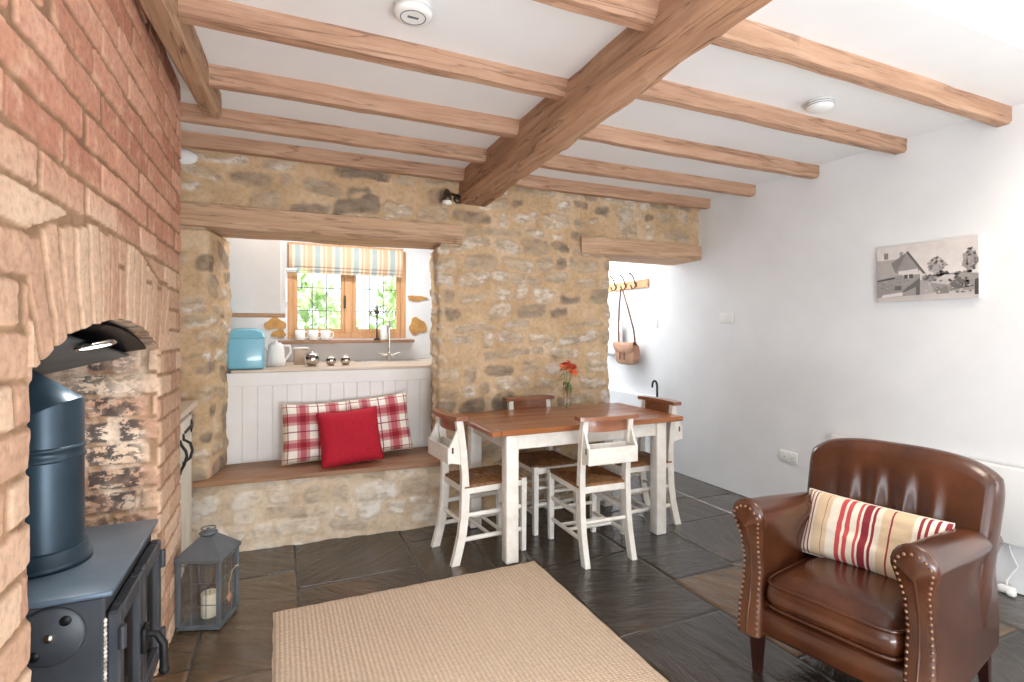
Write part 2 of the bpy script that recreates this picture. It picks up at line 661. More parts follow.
M['ceiling'] = plain('white_ceiling_plaster', (241, 241, 241), (237, 237, 236), nscale=2.5, rough=0.9, bump=0.12, bscale=9)
M['white_paint'] = plain('white_satin_paint', (240, 238, 234), (234, 231, 226), nscale=5, rough=0.42, bump=0.03)
M['cream_paint'] = plain('cream_cupboard_paint', (236, 230, 216), (228, 220, 204), nscale=4, rough=0.45, bump=0.03)
M['chair_white'] = plain('distressed_white_paint', (240, 236, 228), (228, 221, 210), nscale=16, rough=0.42, bump=0.05)
M['white_plastic'] = plain('white_plastic', (240, 240, 238), (236, 236, 233), nscale=4, rough=0.3)
M['black_iron'] = plain('wrought_iron', (34, 33, 34), (22, 21, 22), nscale=30, rough=0.5, metal=0.3, bump=0.1)
M['stove'] = plain('stove_steel_paint', (74, 78, 84), (60, 64, 71), nscale=8, rough=0.46, metal=0.25, bump=0.04, bscale=120, spec=0.6)
M['stove_top'] = plain('stove_top_plate', (104, 120, 136), (88, 104, 120), nscale=6, rough=0.36, metal=0.3, bump=0.03, bscale=90)
M['flue'] = plain('flue_blue_black', (54, 74, 88), (42, 58, 70), nscale=5, rough=0.36, metal=0.35, bump=0.02)
M['iron_dark'] = plain('dark_cast_iron', (30, 30, 32), (22, 22, 24), nscale=20, rough=0.5, metal=0.3, bump=0.1)
M['firebrick'] = plain('firebrick', (190, 140, 96), (120, 84, 60), nscale=8, rough=0.9, bump=0.2)
M['rope'] = plain('glass_rope', (222, 214, 204), (150, 142, 134), nscale=60, rough=0.9, lo=0.45, hi=0.55)
M['steel'] = plain('polished_steel', (205, 202, 196), (190, 188, 184), nscale=4, rough=0.14, metal=1.0)
M['brass'] = plain('aged_brass', (92, 82, 70), (66, 58, 48), nscale=10, rough=0.35, metal=0.8)
M['nail'] = plain('nail_head_metal', (176, 142, 116), (140, 106, 82), nscale=30, rough=0.3, metal=0.9)
M['lantern'] = plain('grey_lantern_metal', (112, 118, 122), (96, 102, 107), nscale=9, rough=0.5, metal=0.3, bump=0.05)
M['wax'] = plain('cream_wax', (246, 238, 214), (240, 230, 204), nscale=6, rough=0.5)
M['tag_wood'] = plain('tag_wood', (196, 150, 122), (176, 130, 104), nscale=20, rough=0.7)
M['string'] = plain('jute_string', (206, 176, 140), (180, 150, 116), nscale=60, rough=0.9)
M['blue_enamel'] = plain('blue_enamel', (130, 196, 218), (122, 190, 212), nscale=3, rough=0.25, coat=0.4)
M['ceramic'] = plain('white_ceramic', (244, 242, 238), (238, 235, 230), nscale=4, rough=0.2)
M['canister'] = plain('taupe_canister', (196, 178, 160), (180, 160, 142), nscale=12, rough=0.4)
M['worktop'] = wood('worktop_wood', (200, 176, 152), (218, 198, 176), (232, 214, 194), 0, 0.35, 1, 0.05)
M['tap'] = plain('brushed_nickel', (214, 206, 196), (196, 188, 178), nscale=6, rough=0.22, metal=1.0)
M['red_fabric'] = plain('red_velvet', (196, 30, 52), (178, 22, 44), nscale=90, rough=0.9, bump=0.25, bscale=220)
M['rush'] = plain('woven_rush', (150, 104, 62), (108, 70, 40), scale=(1, 1, 1), nscale=34, rough=0.6, bump=0.2)
M['bag'] = plain('tan_leather_bag', (190, 146, 118), (172, 126, 98), nscale=9, rough=0.5, bump=0.1)
M['bag_strap'] = plain('bag_strap_leather', (120, 82, 60), (100, 66, 48), nscale=9, rough=0.5)
M['cotton'] = plain('white_cotton', (240, 238, 236), (228, 226, 224), nscale=8, rough=0.9, bump=0.2)
M['red_plastic'] = plain('red_plastic', (206, 60, 60), (190, 50, 50), nscale=8, rough=0.4)
M['dark_mahogany'] = plain('dark_mahogany', (58, 28, 20), (40, 18, 14), nscale=12, rough=0.3)
M['leaf'] = plain('flower_leaf_green', (108, 132, 72), (82, 110, 56), nscale=14, rough=0.5)
M['stem'] = plain('flower_stem_green', (120, 142, 84), (100, 124, 66), nscale=14, rough=0.5)
M['petal'] = plain('orange_petal', (240, 140, 84), (222, 96, 58), nscale=26, rough=0.6)
M['petal_red'] = plain('scarlet_petal', (222, 98, 66), (190, 60, 44), nscale=26, rough=0.6)
M['bulb'] = plain('frosted_bulb', (250, 248, 240), (244, 240, 230), nscale=3, rough=0.25)
M['slot'] = plain('dark_slot', (70, 60, 52), (60, 52, 46), nscale=9, rough=0.8)
M['ochre_stone'] = plain('ochre_stone_patch', (206, 160, 96), (180, 130, 72), nscale=14, rough=0.9, bump=0.4)
M['glass'] = glass('clear_glass')
M['window_glass'] = glass('window_glass', alpha=0.02)
M['stove_glass'] = glass('stove_glass', (0.75, 0.6, 0.45, 1), 0.3)
M['lead'] = plain('lead_strip', (110, 112, 112), (96, 98, 98), nscale=9, rough=0.5)
M['hedge'] = plain('garden_leaves', (206, 220, 170), (150, 178, 110), nscale=5, rough=0.8)
M['lawn'] = plain('lawn_grass', (150, 176, 100), (120, 150, 76), nscale=3, rough=0.9)


def emis(name, c, strength):
    m = NT(name)
    m.base(lin(c))
    m.b.inputs['Emission Color'].default_value = lin(c)
    m.b.inputs['Emission Strength'].default_value = strength
    return m.m


M['lamp_on'] = emis('lit_lamp_glass', (255, 250, 240), 4.0)


def mk_leather():
    m = NT('brown_leather')
    v = m.coord()
    n1 = m.noise(v, 4, 4)
    n2 = m.noise(v, 150, 3)
    n3 = m.noise(v, 26, 5, 0.7, 0.5)
    c = m.ramp(n1, [(0.3, lin((58, 29, 16))), (0.5, lin((74, 39, 22))), (0.7, lin((92, 51, 29)))])
    cr = m.ramp(n3, [(0.74, (0, 0, 0, 1)), (0.80, (1, 1, 1, 1))])
    c = m.mix(m.math('MULTIPLY', cr, 0.35), c, lin((138, 96, 72)))
    m.base(c)
    m.set(Roughness=m.math('ADD', m.math('MULTIPLY', n1, 0.14), 0.17))
    m.b.inputs['Specular IOR Level'].default_value = 0.7
    m.bump(m.math('ADD', m.math('MULTIPLY', n2, 0.4), n1), 0.12, 0.006)
    return m.m


M['leather'] = mk_leather()


def mk_slate():
    m = NT('slate_flagstone')
    at = m.n('Attribute', attribute_name='fld')
    sp = m.n('SeparateColor')
    m.l(at.outputs['Color'], sp.inputs[0])
    r, g, b = sp.outputs[0], sp.outputs[1], sp.outputs[2]
    # grain direction differs slab to slab
    v = m.n('TexCoord').outputs['Object']
    cx = m.n('CombineXYZ')
    m.l(m.math('MULTIPLY', r, 13.0), cx.inputs[0])
    m.l(m.math('MULTIPLY', g, 7.0), cx.inputs[1])
    ad = m.n('VectorMath', operation='ADD')
    m.l(v, ad.inputs[0])
    m.l(cx.outputs[0], ad.inputs[1])
    rt = m.n('VectorRotate', rotation_type='Z_AXIS')
    m.l(ad.outputs[0], rt.inputs['Vector'])
    m.l(m.math('MULTIPLY', b, 3.1), rt.inputs['Angle'])
    mp = m.n('Mapping')
    mp.inputs['Scale'].default_value = (1.2, 4.5, 1)
    m.l(rt.outputs[0], mp.inputs['Vector'])
    n1 = m.noise(mp.outputs[0], 2.2, 6, 0.6, 0.8)
    n2 = m.noise(v, 30, 5, 0.6)
    n3 = m.noise(ad.outputs[0], 2.6, 4, 0.6, 0.6)
    c = m.ramp(r, [(0, lin((46, 39, 33))), (0.35, lin((66, 56, 46))), (0.55, lin((76, 72, 66))), (0.75, lin((92, 76, 56))), (1, lin((112, 82, 50)))])
    c = m.mix(0.8, c, m.ramp(n1, [(0.3, (0.6, 0.6, 0.62, 1)), (0.65, (1.25, 1.22, 1.18, 1))]), 'MULTIPLY')
    rust = m.ramp(n3, [(0.55, (0, 0, 0, 1)), (0.72, (1, 1, 1, 1))])
    c = m.mix(m.math('MULTIPLY', rust, m.math('MULTIPLY', g, 0.6)), c, lin((124, 92, 58)))
    m.base(c)
    m.set(Roughness=m.math('ADD', m.math('MULTIPLY', n2, 0.2), 0.07))
    m.b.inputs['Specular IOR Level'].default_value = 1.0
    m.bump(m.math('ADD', m.math('MULTIPLY', n1, 1.0), m.math('MULTIPLY', n2, 0.10)), 0.75, 0.016)
    return m.m


M['slate'] = mk_slate()
M['grout'] = plain('slate_grout', (96, 92, 86), (72, 70, 66), nscale=9, rough=0.9)


def mk_rug():
    m = NT('woven_jute')
    v = m.coord((1, 1, 1), (0, 0, 0))
    w = m.n('TexWave', wave_type='BANDS', bands_direction='X')
    w.inputs['Scale'].default_value = 16
    w.inputs['Distortion'].default_value = 1.2
    w.inputs['Detail Scale'].default_value = 3
    m.l(v, w.inputs['Vector'])
    w2 = m.n('TexWave', wave_type='BANDS', bands_direction='Y')
    w2.inputs['Scale'].default_value = 26
    w2.inputs['Distortion'].default_value = 1.2
    w2.inputs['Detail Scale'].default_value = 3
    m.l(v, w2.inputs['Vector'])
    h = m.math('MULTIPLY', w.outputs['Fac'], w2.outputs['Fac'])
    n = m.noise(v, 60, 4)
    n2 = m.noise(v, 1.6, 3)
    c = m.ramp(h, [(0.0, lin((216, 190, 164))), (0.35, lin((238, 214, 192))), (1, lin((247, 230, 210)))])
    c = m.mix(0.7, c, m.ramp(n, [(0.3, (0.82, 0.8, 0.78, 1)), (0.6, (1.03, 1.03, 1.02, 1))]), 'MULTIPLY')
    c = m.mix(0.6, c, m.ramp(n2, [(0.3, (0.93, 0.92, 0.9, 1)), (0.7, (1.02, 1.02, 1.02, 1))]), 'MULTIPLY')
    m.base(c)
    m.set(Roughness=0.95)
    m.b.inputs['Specular IOR Level'].default_value = 0.1
    m.bump(m.math('ADD', h, m.math('MULTIPLY', n, 0.4)), 0.8, 0.008)
    return m.m


M['rug'] = mk_rug()


def stripes(name, axis_stops, interp='CONSTANT', second=None, mul=1.0, rough=0.9):
    """fabric woven from a colour sequence along cuv.x (and, for plaid, along cuv.y)"""
    m = NT(name)
    at = m.n('Attribute', attribute_name='cuv')
    sx = m.n('SeparateXYZ')
    m.l(at.outputs['Vector'], sx.inputs[0])
    fx = m.math('FRACT', m.math('MULTIPLY', sx.outputs[0], mul))
    c = m.ramp(fx, axis_stops, interp)
    if second:
        fy = m.math('FRACT', m.math('MULTIPLY', sx.outputs[1], mul))
        c2 = m.ramp(fy, second, interp)
        c = m.mix(1.0, c, c2, 'MULTIPLY')
    v = m.coord()
    n = m.noise(v, 160, 3)
    c = m.mix(0.35, c, m.ramp(n, [(0.3, (0.85, 0.84, 0.83, 1)), (0.6, (1.03, 1.03, 1.03, 1))]), 'MULTIPLY')
    m.base(c)
    m.set(Roughness=rough)
    m.b.inputs['Specular IOR Level'].default_value = 0.15
    m.bump(n, 0.25, 0.003)
    return m.m


W = (1.0, 0.97, 0.92)
PK, RD = (0.72, 0.40, 0.40), (0.58, 0.16, 0.20)
THIN = (0.48, 0.2, 0.26)
plaid = [(0.0, lin((240, 232, 220))[:3]), (0.06, THIN), (0.078, W), (0.20, PK), (0.25, RD), (0.33, PK), (0.38, W), (0.50, THIN), (0.518, W), (0.62, PK), (0.67, RD), (0.77, PK), (0.82, W), (0.93, THIN), (0.948, W)]
M['plaid'] = stripes('red_plaid_wool', plaid, second=plaid)
BE, CR, RS, WN = lin((226, 200, 166))[:3], lin((244, 232, 214))[:3], lin((206, 88, 88))[:3], lin((150, 56, 66))[:3]
st_cu = [(0.0, CR), (0.02, WN), (0.035, CR), (0.055, WN), (0.07, CR), (0.09, WN), (0.105, CR), (0.125, BE), (0.20, WN), (0.207, BE), (0.24, CR), (0.31, RS), (0.345, CR), (0.365, RS), (0.395, CR), (0.44, RS), (0.46, CR), (0.475, WN), (0.525, CR), (0.54, WN), (0.56, CR), (0.60, BE), (0.66, WN), (0.668, BE), (0.80, CR), (0.83, WN), (0.85, CR), (0.87, WN), (0.89, CR), (0.92, WN), (0.94, CR), (0.965, WN)]
M['stripe_cushion'] = stripes('striped_cotton', st_cu)
SB, SG, SC, SA = lin((170, 180, 178))[:3], lin((208, 200, 188))[:3], lin((224, 206, 180))[:3], lin((206, 176, 146))[:3]
M['blind'] = stripes('striped_blind_fabric', [(0, SA), (0.16, SC), (0.24, SG), (0.30, SB), (0.56, SG), (0.62, SC), (0.70, SA), (0.82, SC), (0.9, SA)], mul=6.0)

# ------------------------------------------------------------------ the room shell
RX = 3.53          # right wall
BY = 3.72          # front face of the stone wall
CX = -0.44         # face of the brick chimney
CE = 2.99          # far end of the chimney
CZ = 2.552          # ceiling

# floor: grout bed with individual slate slabs
fl = Strips()
rng = random.Random(12)


def slab_uv(x0, x1, y0, y1, cv):
    nx, ny = max(2, int((x1 - x0) / 0.05)), max(2, int((y1 - y0) / 0.05))
    gx = np.concatenate([[x0, x0 + 0.004], np.linspace(x0 + 0.02, x1 - 0.02, nx), [x1 - 0.004, x1]])
    gy = np.concatenate([[y0, y0 + 0.004], np.linspace(y0 + 0.02, y1 - 0.02, ny), [y1 - 0.004, y1]])
    X, Y = np.meshgrid(gx, gy, indexing='ij')
    t = (rng.uniform(-1, 1) * 0.002, rng.uniform(-1, 1) * 0.002)
    Z = 0.002 * fbm(X * 4, Y * 4, 5, 3) + t[0] * (X - x0) / (x1 - x0) + t[1] * (Y - y0) / (y1 - y0)
    e = (np.minimum(np.minimum(X - x0, x1 - X), np.minimum(Y - y0, y1 - Y)) < 0.003)
    Z = Z - 0.001 - 0.004 * e
    C = np.zeros(X.shape + (4,))
    C[..., 0], C[..., 1], C[..., 2], C[..., 3] = cv[0], cv[1], cv[2], 1
    fl.add_grid(np.stack([X, Y, Z], -1), C)


# columns run along Y (joints long in Y), slabs laid end to end
x = -1.25
cols_w = [0.62, 0.30, 0.42, 0.66, 0.40, 0.24, 0.60, 0.46, 0.66, 0.42, 0.40, 0.4]
k = 0
while x < RX + 0.1:
    w = cols_w[k % len(cols_w)]
    k += 1
    y = -1.4 - rng.uniform(0, 0.6)
    while y < 6.2:
        L = rng.choice([0.45, 0.62, 0.75, 0.9, 1.05])
        if y + L > -1.35:
            slab_uv(x + 0.004, min(x + w, RX + 0.15) - 0.004, y + 0.004, y + L - 0.004, (rng.random() ** 1.3, rng.random(), rng.random()))
        y += L
    x += w
floor = fl.build('floor', [M['slate'], M['grout']])
struct(floor, 'dark slate flagstone floor', 'floor')
bed = MB().box((-1.35, -1.45, -0.12), (RX + 0.2, 6.2, -0.004)).build('grout', M['grout'], floor)

# stone wall between living room and kitchen
sw = Strips()
STEP = 0.009


def stone_strip(path, z0, z1, s0=0.0, mi=0, seed=3, rad=0.03, amp=1.0, jag=0.0, shrink=(0.45, 1.0), bulge=None, lintels=()):
    X, Y, nx, ny, S = plan_path(path, STEP, rad)
    zs = np.linspace(z0, z1, max(2, int((z1 - z0) / STEP) + 1))
    SS, ZZ = np.meshgrid(S + s0, zs, indexing='ij')
    h, mask, rn = stone_field(SS, ZZ, seed, shrink, amp)
    if jag:
        h = h + jag * fbm(ZZ * 0 + 3.3, ZZ * 9, seed + 31, 3)
    if bulge is not None:
        h = h + bulge(SS, ZZ)
    for (a, b, c, d) in lintels:
        inside = (X[:, None] > a) & (X[:, None] < b) & (ZZ > c) & (ZZ < d)
        h = np.where(inside, -0.02, h)
    P = np.stack([X[:, None] + nx[:, None] * h, Y[:, None] + ny[:, None] * h, ZZ], -1)
    C = np.stack([mask, rn, rn * 0, rn * 0 + 1], -1)
    sw.add_grid(P, C, mi)


LZ0, LZ1 = 2.012, 2.145
# above the openings
stone_strip([(-0.95, BY), (RX + 0.03, BY)], 2.03, 2.64, s0=-0.95, lintels=[(-0.60, 1.23, LZ0 - .05, LZ1), (2.26, 3.6, LZ0 - .05, LZ1)])
# pier left of the niche, turning into its left reveal
stone_strip([(-0.95, BY), (-0.40, BY + 0.0), (-0.315, 4.14)], 0.0, 2.04, s0=-0.95, jag=0.018, lintels=[(-0.60, 1.23, LZ0 - .02, LZ1)])
# pier between niche and doorway
stone_strip([(1.125, 4.14), (1.06, BY), (2.545, BY), (2.58, 4.14)], 0.0, 2.04, s0=1.06 - 0.425, jag=0.016, lintels=[(0.9, 1.23, LZ0 - .02, LZ1), (2.26, 3.6, LZ0 - .02, LZ1)])
# rough limed base under the window seat
stone_strip([(-0.62, 3.72), (-0.45, 3.695), (1.09, 3.60), (1.12, 3.76)], 0.0, 0.425, s0=-0.6, mi=1, seed=21, rad=0.05, amp=1.1, shrink=(0.8, 1.0), bulge=lambda s, z: 0.022 * fbm(s * 3, z * 4, 77, 3) - 0.02 * (z / 0.42) ** 3)
wall_back = sw.build('wall_back', [M['stone'], M['stone_pale']])
struct(wall_back, 'rubble stone wall with ochre mortar between living room and kitchen', 'wall')
# solid core behind the stone faces
core = MB()
core.box((1.16, 3.80, 0), (2.50, 4.12, 2.6)).box((-0.95, 3.80, 0), (-0.42, 4.12, 2.6)).box((-0.95, 3.79, 2.16), (RX, 4.12, 2.6)).box((-0.40, 3.78, 0), (1.05, 4.10, 0.38))
core.build('wall_core', M['plaster'], wall_back)


def beam_mesh(mb, p0, p1, w, h, seed, wob=0.006, seg=60, w1=None, h1=None, cham=0.012):
    """hewn timber from p0 to p1 (centre of its top face), w wide, h deep, slightly crooked"""
    p0, p1 = Vector(p0), Vector(p1)
    d = (p1 - p0)
    side = Vector((d.y, -d.x, 0)).normalized()
    w1, h1 = w1 or w, h1 or h
    pr = []
    for i in range(seg + 1):
        t = i / seg
        ww, hh = w + (w1 - w) * t, h + (h1 - h) * t
        L = t * d.length
        a = [float(fbm(np.array([L * 2.3 + k * 7.7]), np.array([seed * 3.1 + k]), seed + k, 3)[0]) * wob for k in range(4)]
        c = p0 + d * t
        x0, x1, z1, z0 = -ww / 2 + a[0], ww / 2 + a[1], 0.0, -hh + a[2]
        q = cham * (1 + 60 * abs(a[3]))
        base_ring = [(x0, z1), (x0, (z0 + z1) / 2), (x0, z0 + q), (x0 + q * .8, z0), ((x0 + x1) / 2, z0 + a[3] * .3), (x1 - q * .8, z0 + a[3] * .5), (x1, z0 + q), (x1, (z0 + z1) / 2), (x1, z1)]
        ring = []
        for kk, (rx_, rz_) in enumerate(base_ring):
            nn = float(fbm(np.array([L * 9 + kk * 3.3]), np.array([seed * 1.9 + kk * 0.7]), seed + 60, 3)[0]) * wob * 0.55
            ring.append((rx_ + nn * (1 if rx_ > 0 else -1), rz_ + (nn if 0 < kk < 8 else 0)))
        pr.append([c + side * px + Vector((0, 0, pz)) for px, pz in ring])
    vs = [v for r in pr for v in r]
    n = 9
    fs = []
    for i in range(seg):
        for k in range(n):
            fs.append([i * n + k, i * n + (k + 1) % n, (i + 1) * n + (k + 1) % n, (i + 1) * n + k])
    fs += [list(range(n)), [seg * n + k for k in range(n)]]
    mb.add(vs, fs, 0, False)


# lintels
lm = MB()
beam_mesh(lm, (-0.60, BY + 0.17, LZ1), (1.235, BY + 0.17, LZ1), 0.40, LZ1 - LZ0, 4, 0.008)
struct(lm.build('lintel', M['oak_lintel']), 'long oak lintel in the stone wall above the window seat niche', 'lintel')
lm = MB()
beam_mesh(lm, (2.26, BY + 0.17, LZ1), (RX, BY + 0.17, LZ1), 0.40, LZ1 - LZ0, 5, 0.008)
struct(lm.build('lintel', M['oak_lintel']), 'short oak lintel over the doorway to the hall', 'lintel')

# right wall, hall wall, front and left walls
struct(MB().box((RX, -1.45, 0), (RX + 0.2, 4.27, 2.75)).build('wall_right', M['plaster']), 'white plastered wall on the right', 'wall')
wh = MB().box((RX + 0.02, 4.27, 0), (RX + 0.2, 6.1, 2.75))
wh.box((2.40, 6.0, 0), (RX + 0.2, 6.15, 2.75)).box((2.40, 4.13, 0), (2.52, 6.1, 2.75)).box((2.40, 4.13, 2.42), (RX + 0.2, 6.1, 2.6))
wh.box((RX - 0.045, 4.32, 0), (RX + 0.03, 6.0, 0.70), 0.008)
struct(wh.build('wall_hall', M['plaster']), 'bright white hall wall beyond the doorway', 'wall')
wf = MB().box((-1.35, -1.45, 0), (0.35, -1.30, 2.75)).box((2.75, -1.45, 0), (RX + 0.2, -1.30, 2.75)).box((0.35, -1.45, 0), (2.75, -1.30, 0.65)).box((0.35, -1.45, 2.25), (2.75, -1.30, 2.75))  # assumed window opening, out of view behind the camera
struct(wf.build('wall_front', M['plaster']))
wl = MB().box((-1.35, -1.45, 0), (-1.20, 3.80, 2.75))
struct(wl.build('wall_left', M['plaster']))

# ceiling with an assumed stairwell opening near the right wall
ce = MB()
ce.box((-1.3, 1.15, CZ), (RX + 0.1, 3.80, CZ + 0.15)).box((-1.3, -1.4, CZ), (1.75, 1.15, CZ + 0.15)).box((1.75, -1.4, CZ), (RX + 0.1, -0.2, CZ + 0.15))
ce.box((1.75, 1.15, CZ + 0.15), (RX + 0.1, 1.25, 3.4)).box((1.65, -0.3, CZ + 0.15), (1.75, 1.25, 3.4)).box((1.75, -0.3, CZ + 0.15), (RX + 0.1, -0.2, 3.4)).box((RX, -0.2, CZ + 0.1), (RX + 0.1, 1.15, 3.4)).box((1.65, -0.3, 3.4), (RX + 0.2, 1.25, 3.5))
struct(ce.build('ceiling', M['ceiling']), 'white plaster ceiling between the oak joists', 'ceiling')

# main beam, trimmer and joists
mb = MB()
seg = 110
vs = []
for i in range(seg + 1):
    t = i / seg
    y = 0.2 + t * (BY + 0.02 - 0.2)
    f = lambda k, w=0.010: float(fbm(np.array([y * 2.4 + k * 5.1]), np.array([k * 1.7]), 40 + k, 3)[0]) * w
    xl, xr, zb = 1.165 + 0.045 * t + f(0), 1.245 + 0.205 * t + f(1), 2.298 + 0.012 * t + f(2, .014)
    corner = [(1.235 + f(3, .02), CZ + 0.002), (xl + 0.008, zb + 0.05), (xl + 0.025, zb + 0.008), (xr - 0.03, zb - 0.004 + f(5)), (xr + 0.0, zb + 0.035), (xr + 0.06 - 0.04 * t, CZ + 0.002)]
    ring = []
    for q in range(5):
        nd = (6, 2, 6, 2, 5)[q]
        for w_ in range(nd):
            ring.append((corner[q][0] + (corner[q + 1][0] - corner[q][0]) * w_ / nd, corner[q][1] + (corner[q + 1][1] - corner[q][1]) * w_ / nd))
    ring.append(corner[5])
    for q, (a, b) in enumerate(ring):
        e_ = 0 if q in (0, len(ring) - 1) else 1
        d_ = e_ * (0.009 * float(fbm(np.array([y * 3.5]), np.array([q * 0.5]), 71, 3)[0]) + 0.006 * float(fbm(np.array([y * 12]), np.array([q * 0.9]), 72, 3)[0]))
        # a long drying shake along the left face
        if q == 3 and 0.9 < y < 2.7:
            d_ -= 0.012 * math.sin((y - 0.9) / 1.8 * PI)
        vs.append((a - d_ * (0.8 if q < 8 else -0.3), y, b - d_ * (0.2 if q < 8 else 1.0)))
n_ = len(ring)
fs = [list(range(n_)), [seg * n_ + k for k in range(n_)]]
for i in range(seg):
    for k in range(n_):
        fs.append([i * n_ + k, i * n_ + (k + 1) % n_, (i + 1) * n_ + (k + 1) % n_, (i + 1) * n_ + k])
mb.add(vs, fs)
mbo = mb.build('main_beam', M['oak_beam'])
struct(mbo, 'massive hewn oak main beam running across the ceiling to the stone wall', 'beam')

tb = MB()
beam_mesh(tb, (-0.485, 0.6, CZ), (-0.300, 2.99, CZ), 0.085, 0.125, 8, 0.008, cham=0.012)
struct(tb.build('trimmer_beam', M['oak_y']), 'weathered oak trimmer beam along the top of the brick chimney', 'beam')

JL = [(1.53, -0.41, 'left joist nearest the camera, cut off by the top edge'), (2.17, -0.36, 'left joist just beyond the round ceiling alarm'), (2.70, -0.32, 'third left joist, second away from the stone wall'), (3.21, -0.62, 'left joist passing behind the end of the trimmer beam'), (3.655, -0.62, 'left joist set right against the top of the stone wall')]
JR = [(1.50, 'right joist nearest the camera, glowing warm in the assumed stair light'), (2.01, 'second right joist, next to the smoke detector'), (2.58, 'middle one of the five right joists'), (3.13, 'right joist second from the stone wall'), (3.62, 'right joist set right against the top of the stone wall')]
for i, (y, x0, lb) in enumerate(JL):
    b = MB()
    beam_mesh(b, (x0, y, CZ + 0.002), (1.26, y + 0.01, CZ + 0.002), 0.074, 0.086, 100 + i, 0.007)
    struct(b.build('ceiling_joist', M['oak']), 'oak ceiling ' + lb, 'beam', 'oak joists left of the main beam')
for i, (y, lb) in enumerate(JR):
    b = MB()
    beam_mesh(b, (1.27, y, CZ + 0.002), (RX + 0.005, y, CZ + 0.002), 0.074, 0.086, 130 + i, 0.007)
    struct(b.build('ceiling_joist', M['oak']), 'oak ceiling ' + lb, 'beam', 'oak joists right of the main beam')

# ------------------------------------------------------------------ brick chimney breast with arched fireplace
FY0, FY1 = 1.31, 2.49
RISE, SPR = 0.105, 1.30
half = (FY1 - FY0) / 2
YC = (FY0 + FY1) / 2
AR = (half ** 2 + RISE ** 2) / (2 * RISE)
AZC = SPR + RISE - AR


def arch_z(y):
    return AZC + np.sqrt(np.maximum(AR ** 2 - (y - YC) ** 2, 1e-6))


VL = 0.245
ch = Strips()


def pale_of(S, Z):
    return 1.0 - sstep(1.60, 1.78, Z + 0.05 * fbm(S * 4, Z * 4, 61, 3)) * 0.92


def front_field(Yv, Zv):
    h, mask, rn = brick_field(Yv, Zv, 11)
    # voussoirs: bricks standing on end over the arch
    r = np.hypot(Yv - YC, Zv - AZC)
    ang = np.arctan2(Yv - YC, Zv - AZC)
    L = ang * AR + 0.008 * fbm(Yv * 7, Zv * 7, 91, 3)
    vw = 0.082
    ci = np.floor(L / vw)
    dl = np.minimum(L / vw - ci, 1 - (L / vw - ci)) * vw
    jn = (_hash(ci, ci * 0, 5) - 0.5) * 0.02
    top = np.minimum(arch_z(np.clip(Yv, FY0, FY1)) + VL + 0.02, 1.655) + jn
    dv = -np.minimum(dl, np.minimum(top - Zv, r - AR + 0.03)) + 0.0085 + 0.005 * fbm(Yv * 30, Zv * 30, 92, 3)
    # some voussoirs are two half bricks
    brk = np.where(_hash(ci, ci * 0 + 1, 8) > 0.5, np.abs(Zv - (AZC + AR + 0.09 + 0.08 * _hash(ci, ci * 0, 9))) - 0.003, 1.0)
    dv = np.maximum(dv, -brk + 0.003)
    mv = sstep(0.002, -0.005, dv)
    rv = _hash(ci, ci * 0, 14)
    hv = mv * (0.0045 + 0.005 * rv) + 0.003 * fbm(Yv * 10, Zv * 10, 93, 2) + 0.0009 * fbm(Yv * 60, Zv * 60, 94, 2)
    isv = (Zv < np.minimum(1.66, arch_z(np.clip(Yv, FY0, FY1)) + VL + 0.03)) & (Zv > SPR - 0.03) & (Yv > FY0 - 0.02) & (Yv < FY1 + 0.18) & (r > AR - 0.06)
    isv = isv & ((Yv < FY1 + 0.02) | (Zv > SPR + 0.06))
    return np.where(isv, hv, h), np.where(isv, mv, mask), np.where(isv, rv, rn)


BST = 0.0046


def chim_grid(Yv, Zv, edge=None):
    h, mask, rn = front_field(Yv, Zv)
    P = np.stack([CX + h, Yv, Zv], -1)
    C = np.stack([mask, rn, pale_of(Yv, Zv), rn * 0], -1)
    ch.add_grid(P, C, flip=False)


def rect_chim(y0, y1, z0, z1):
    ys = np.linspace(y0, y1, int((y1 - y0) / BST) + 1)
    zs = np.linspace(z0, z1, int((z1 - z0) / BST) + 1)
    Yv, Zv = np.meshgrid(ys, zs, indexing='ij')
    chim_grid(Yv, Zv)


# the face over the opening, its lower edge following the arch
ys = np.linspace(FY0 - 0.03, FY1 + 0.03, int((FY1 - FY0 + 0.06) / BST) + 1)
lo = arch_z(np.clip(ys, FY0, FY1)) + 0.008 * fbm(ys * 12, ys * 0, 33, 2)
nz = int((2.62 - 1.3) / BST)
T = np.linspace(0, 1, nz)
Zv = lo[:, None] + (2.62 - lo[:, None]) * T[None, :]
Yv = np.repeat(ys[:, None], nz, 1)
chim_grid(Yv, Zv)
# soffit of the arch
dep = np.linspace(0, 0.16, 14)
Zs = np.repeat(lo[:, None], 14, 1)
Ys = np.repeat(ys[:, None], 14, 1)
h, mask, rn = front_field(Ys, Zs + 0.01)
Ps = np.stack([CX - dep[None, :] + h * (1 - dep[None, :] / 0.16), Ys, Zs + 0.004 * fbm(Ys * 20, dep[None, :] * 20 + Ys * 0, 7, 2)], -1)
ch.add_grid(Ps, np.stack([mask, rn, rn * 0 + 1, rn * 0 + 0.6], -1), flip=True)
# near pier with its inner cheek (turning at the opening)


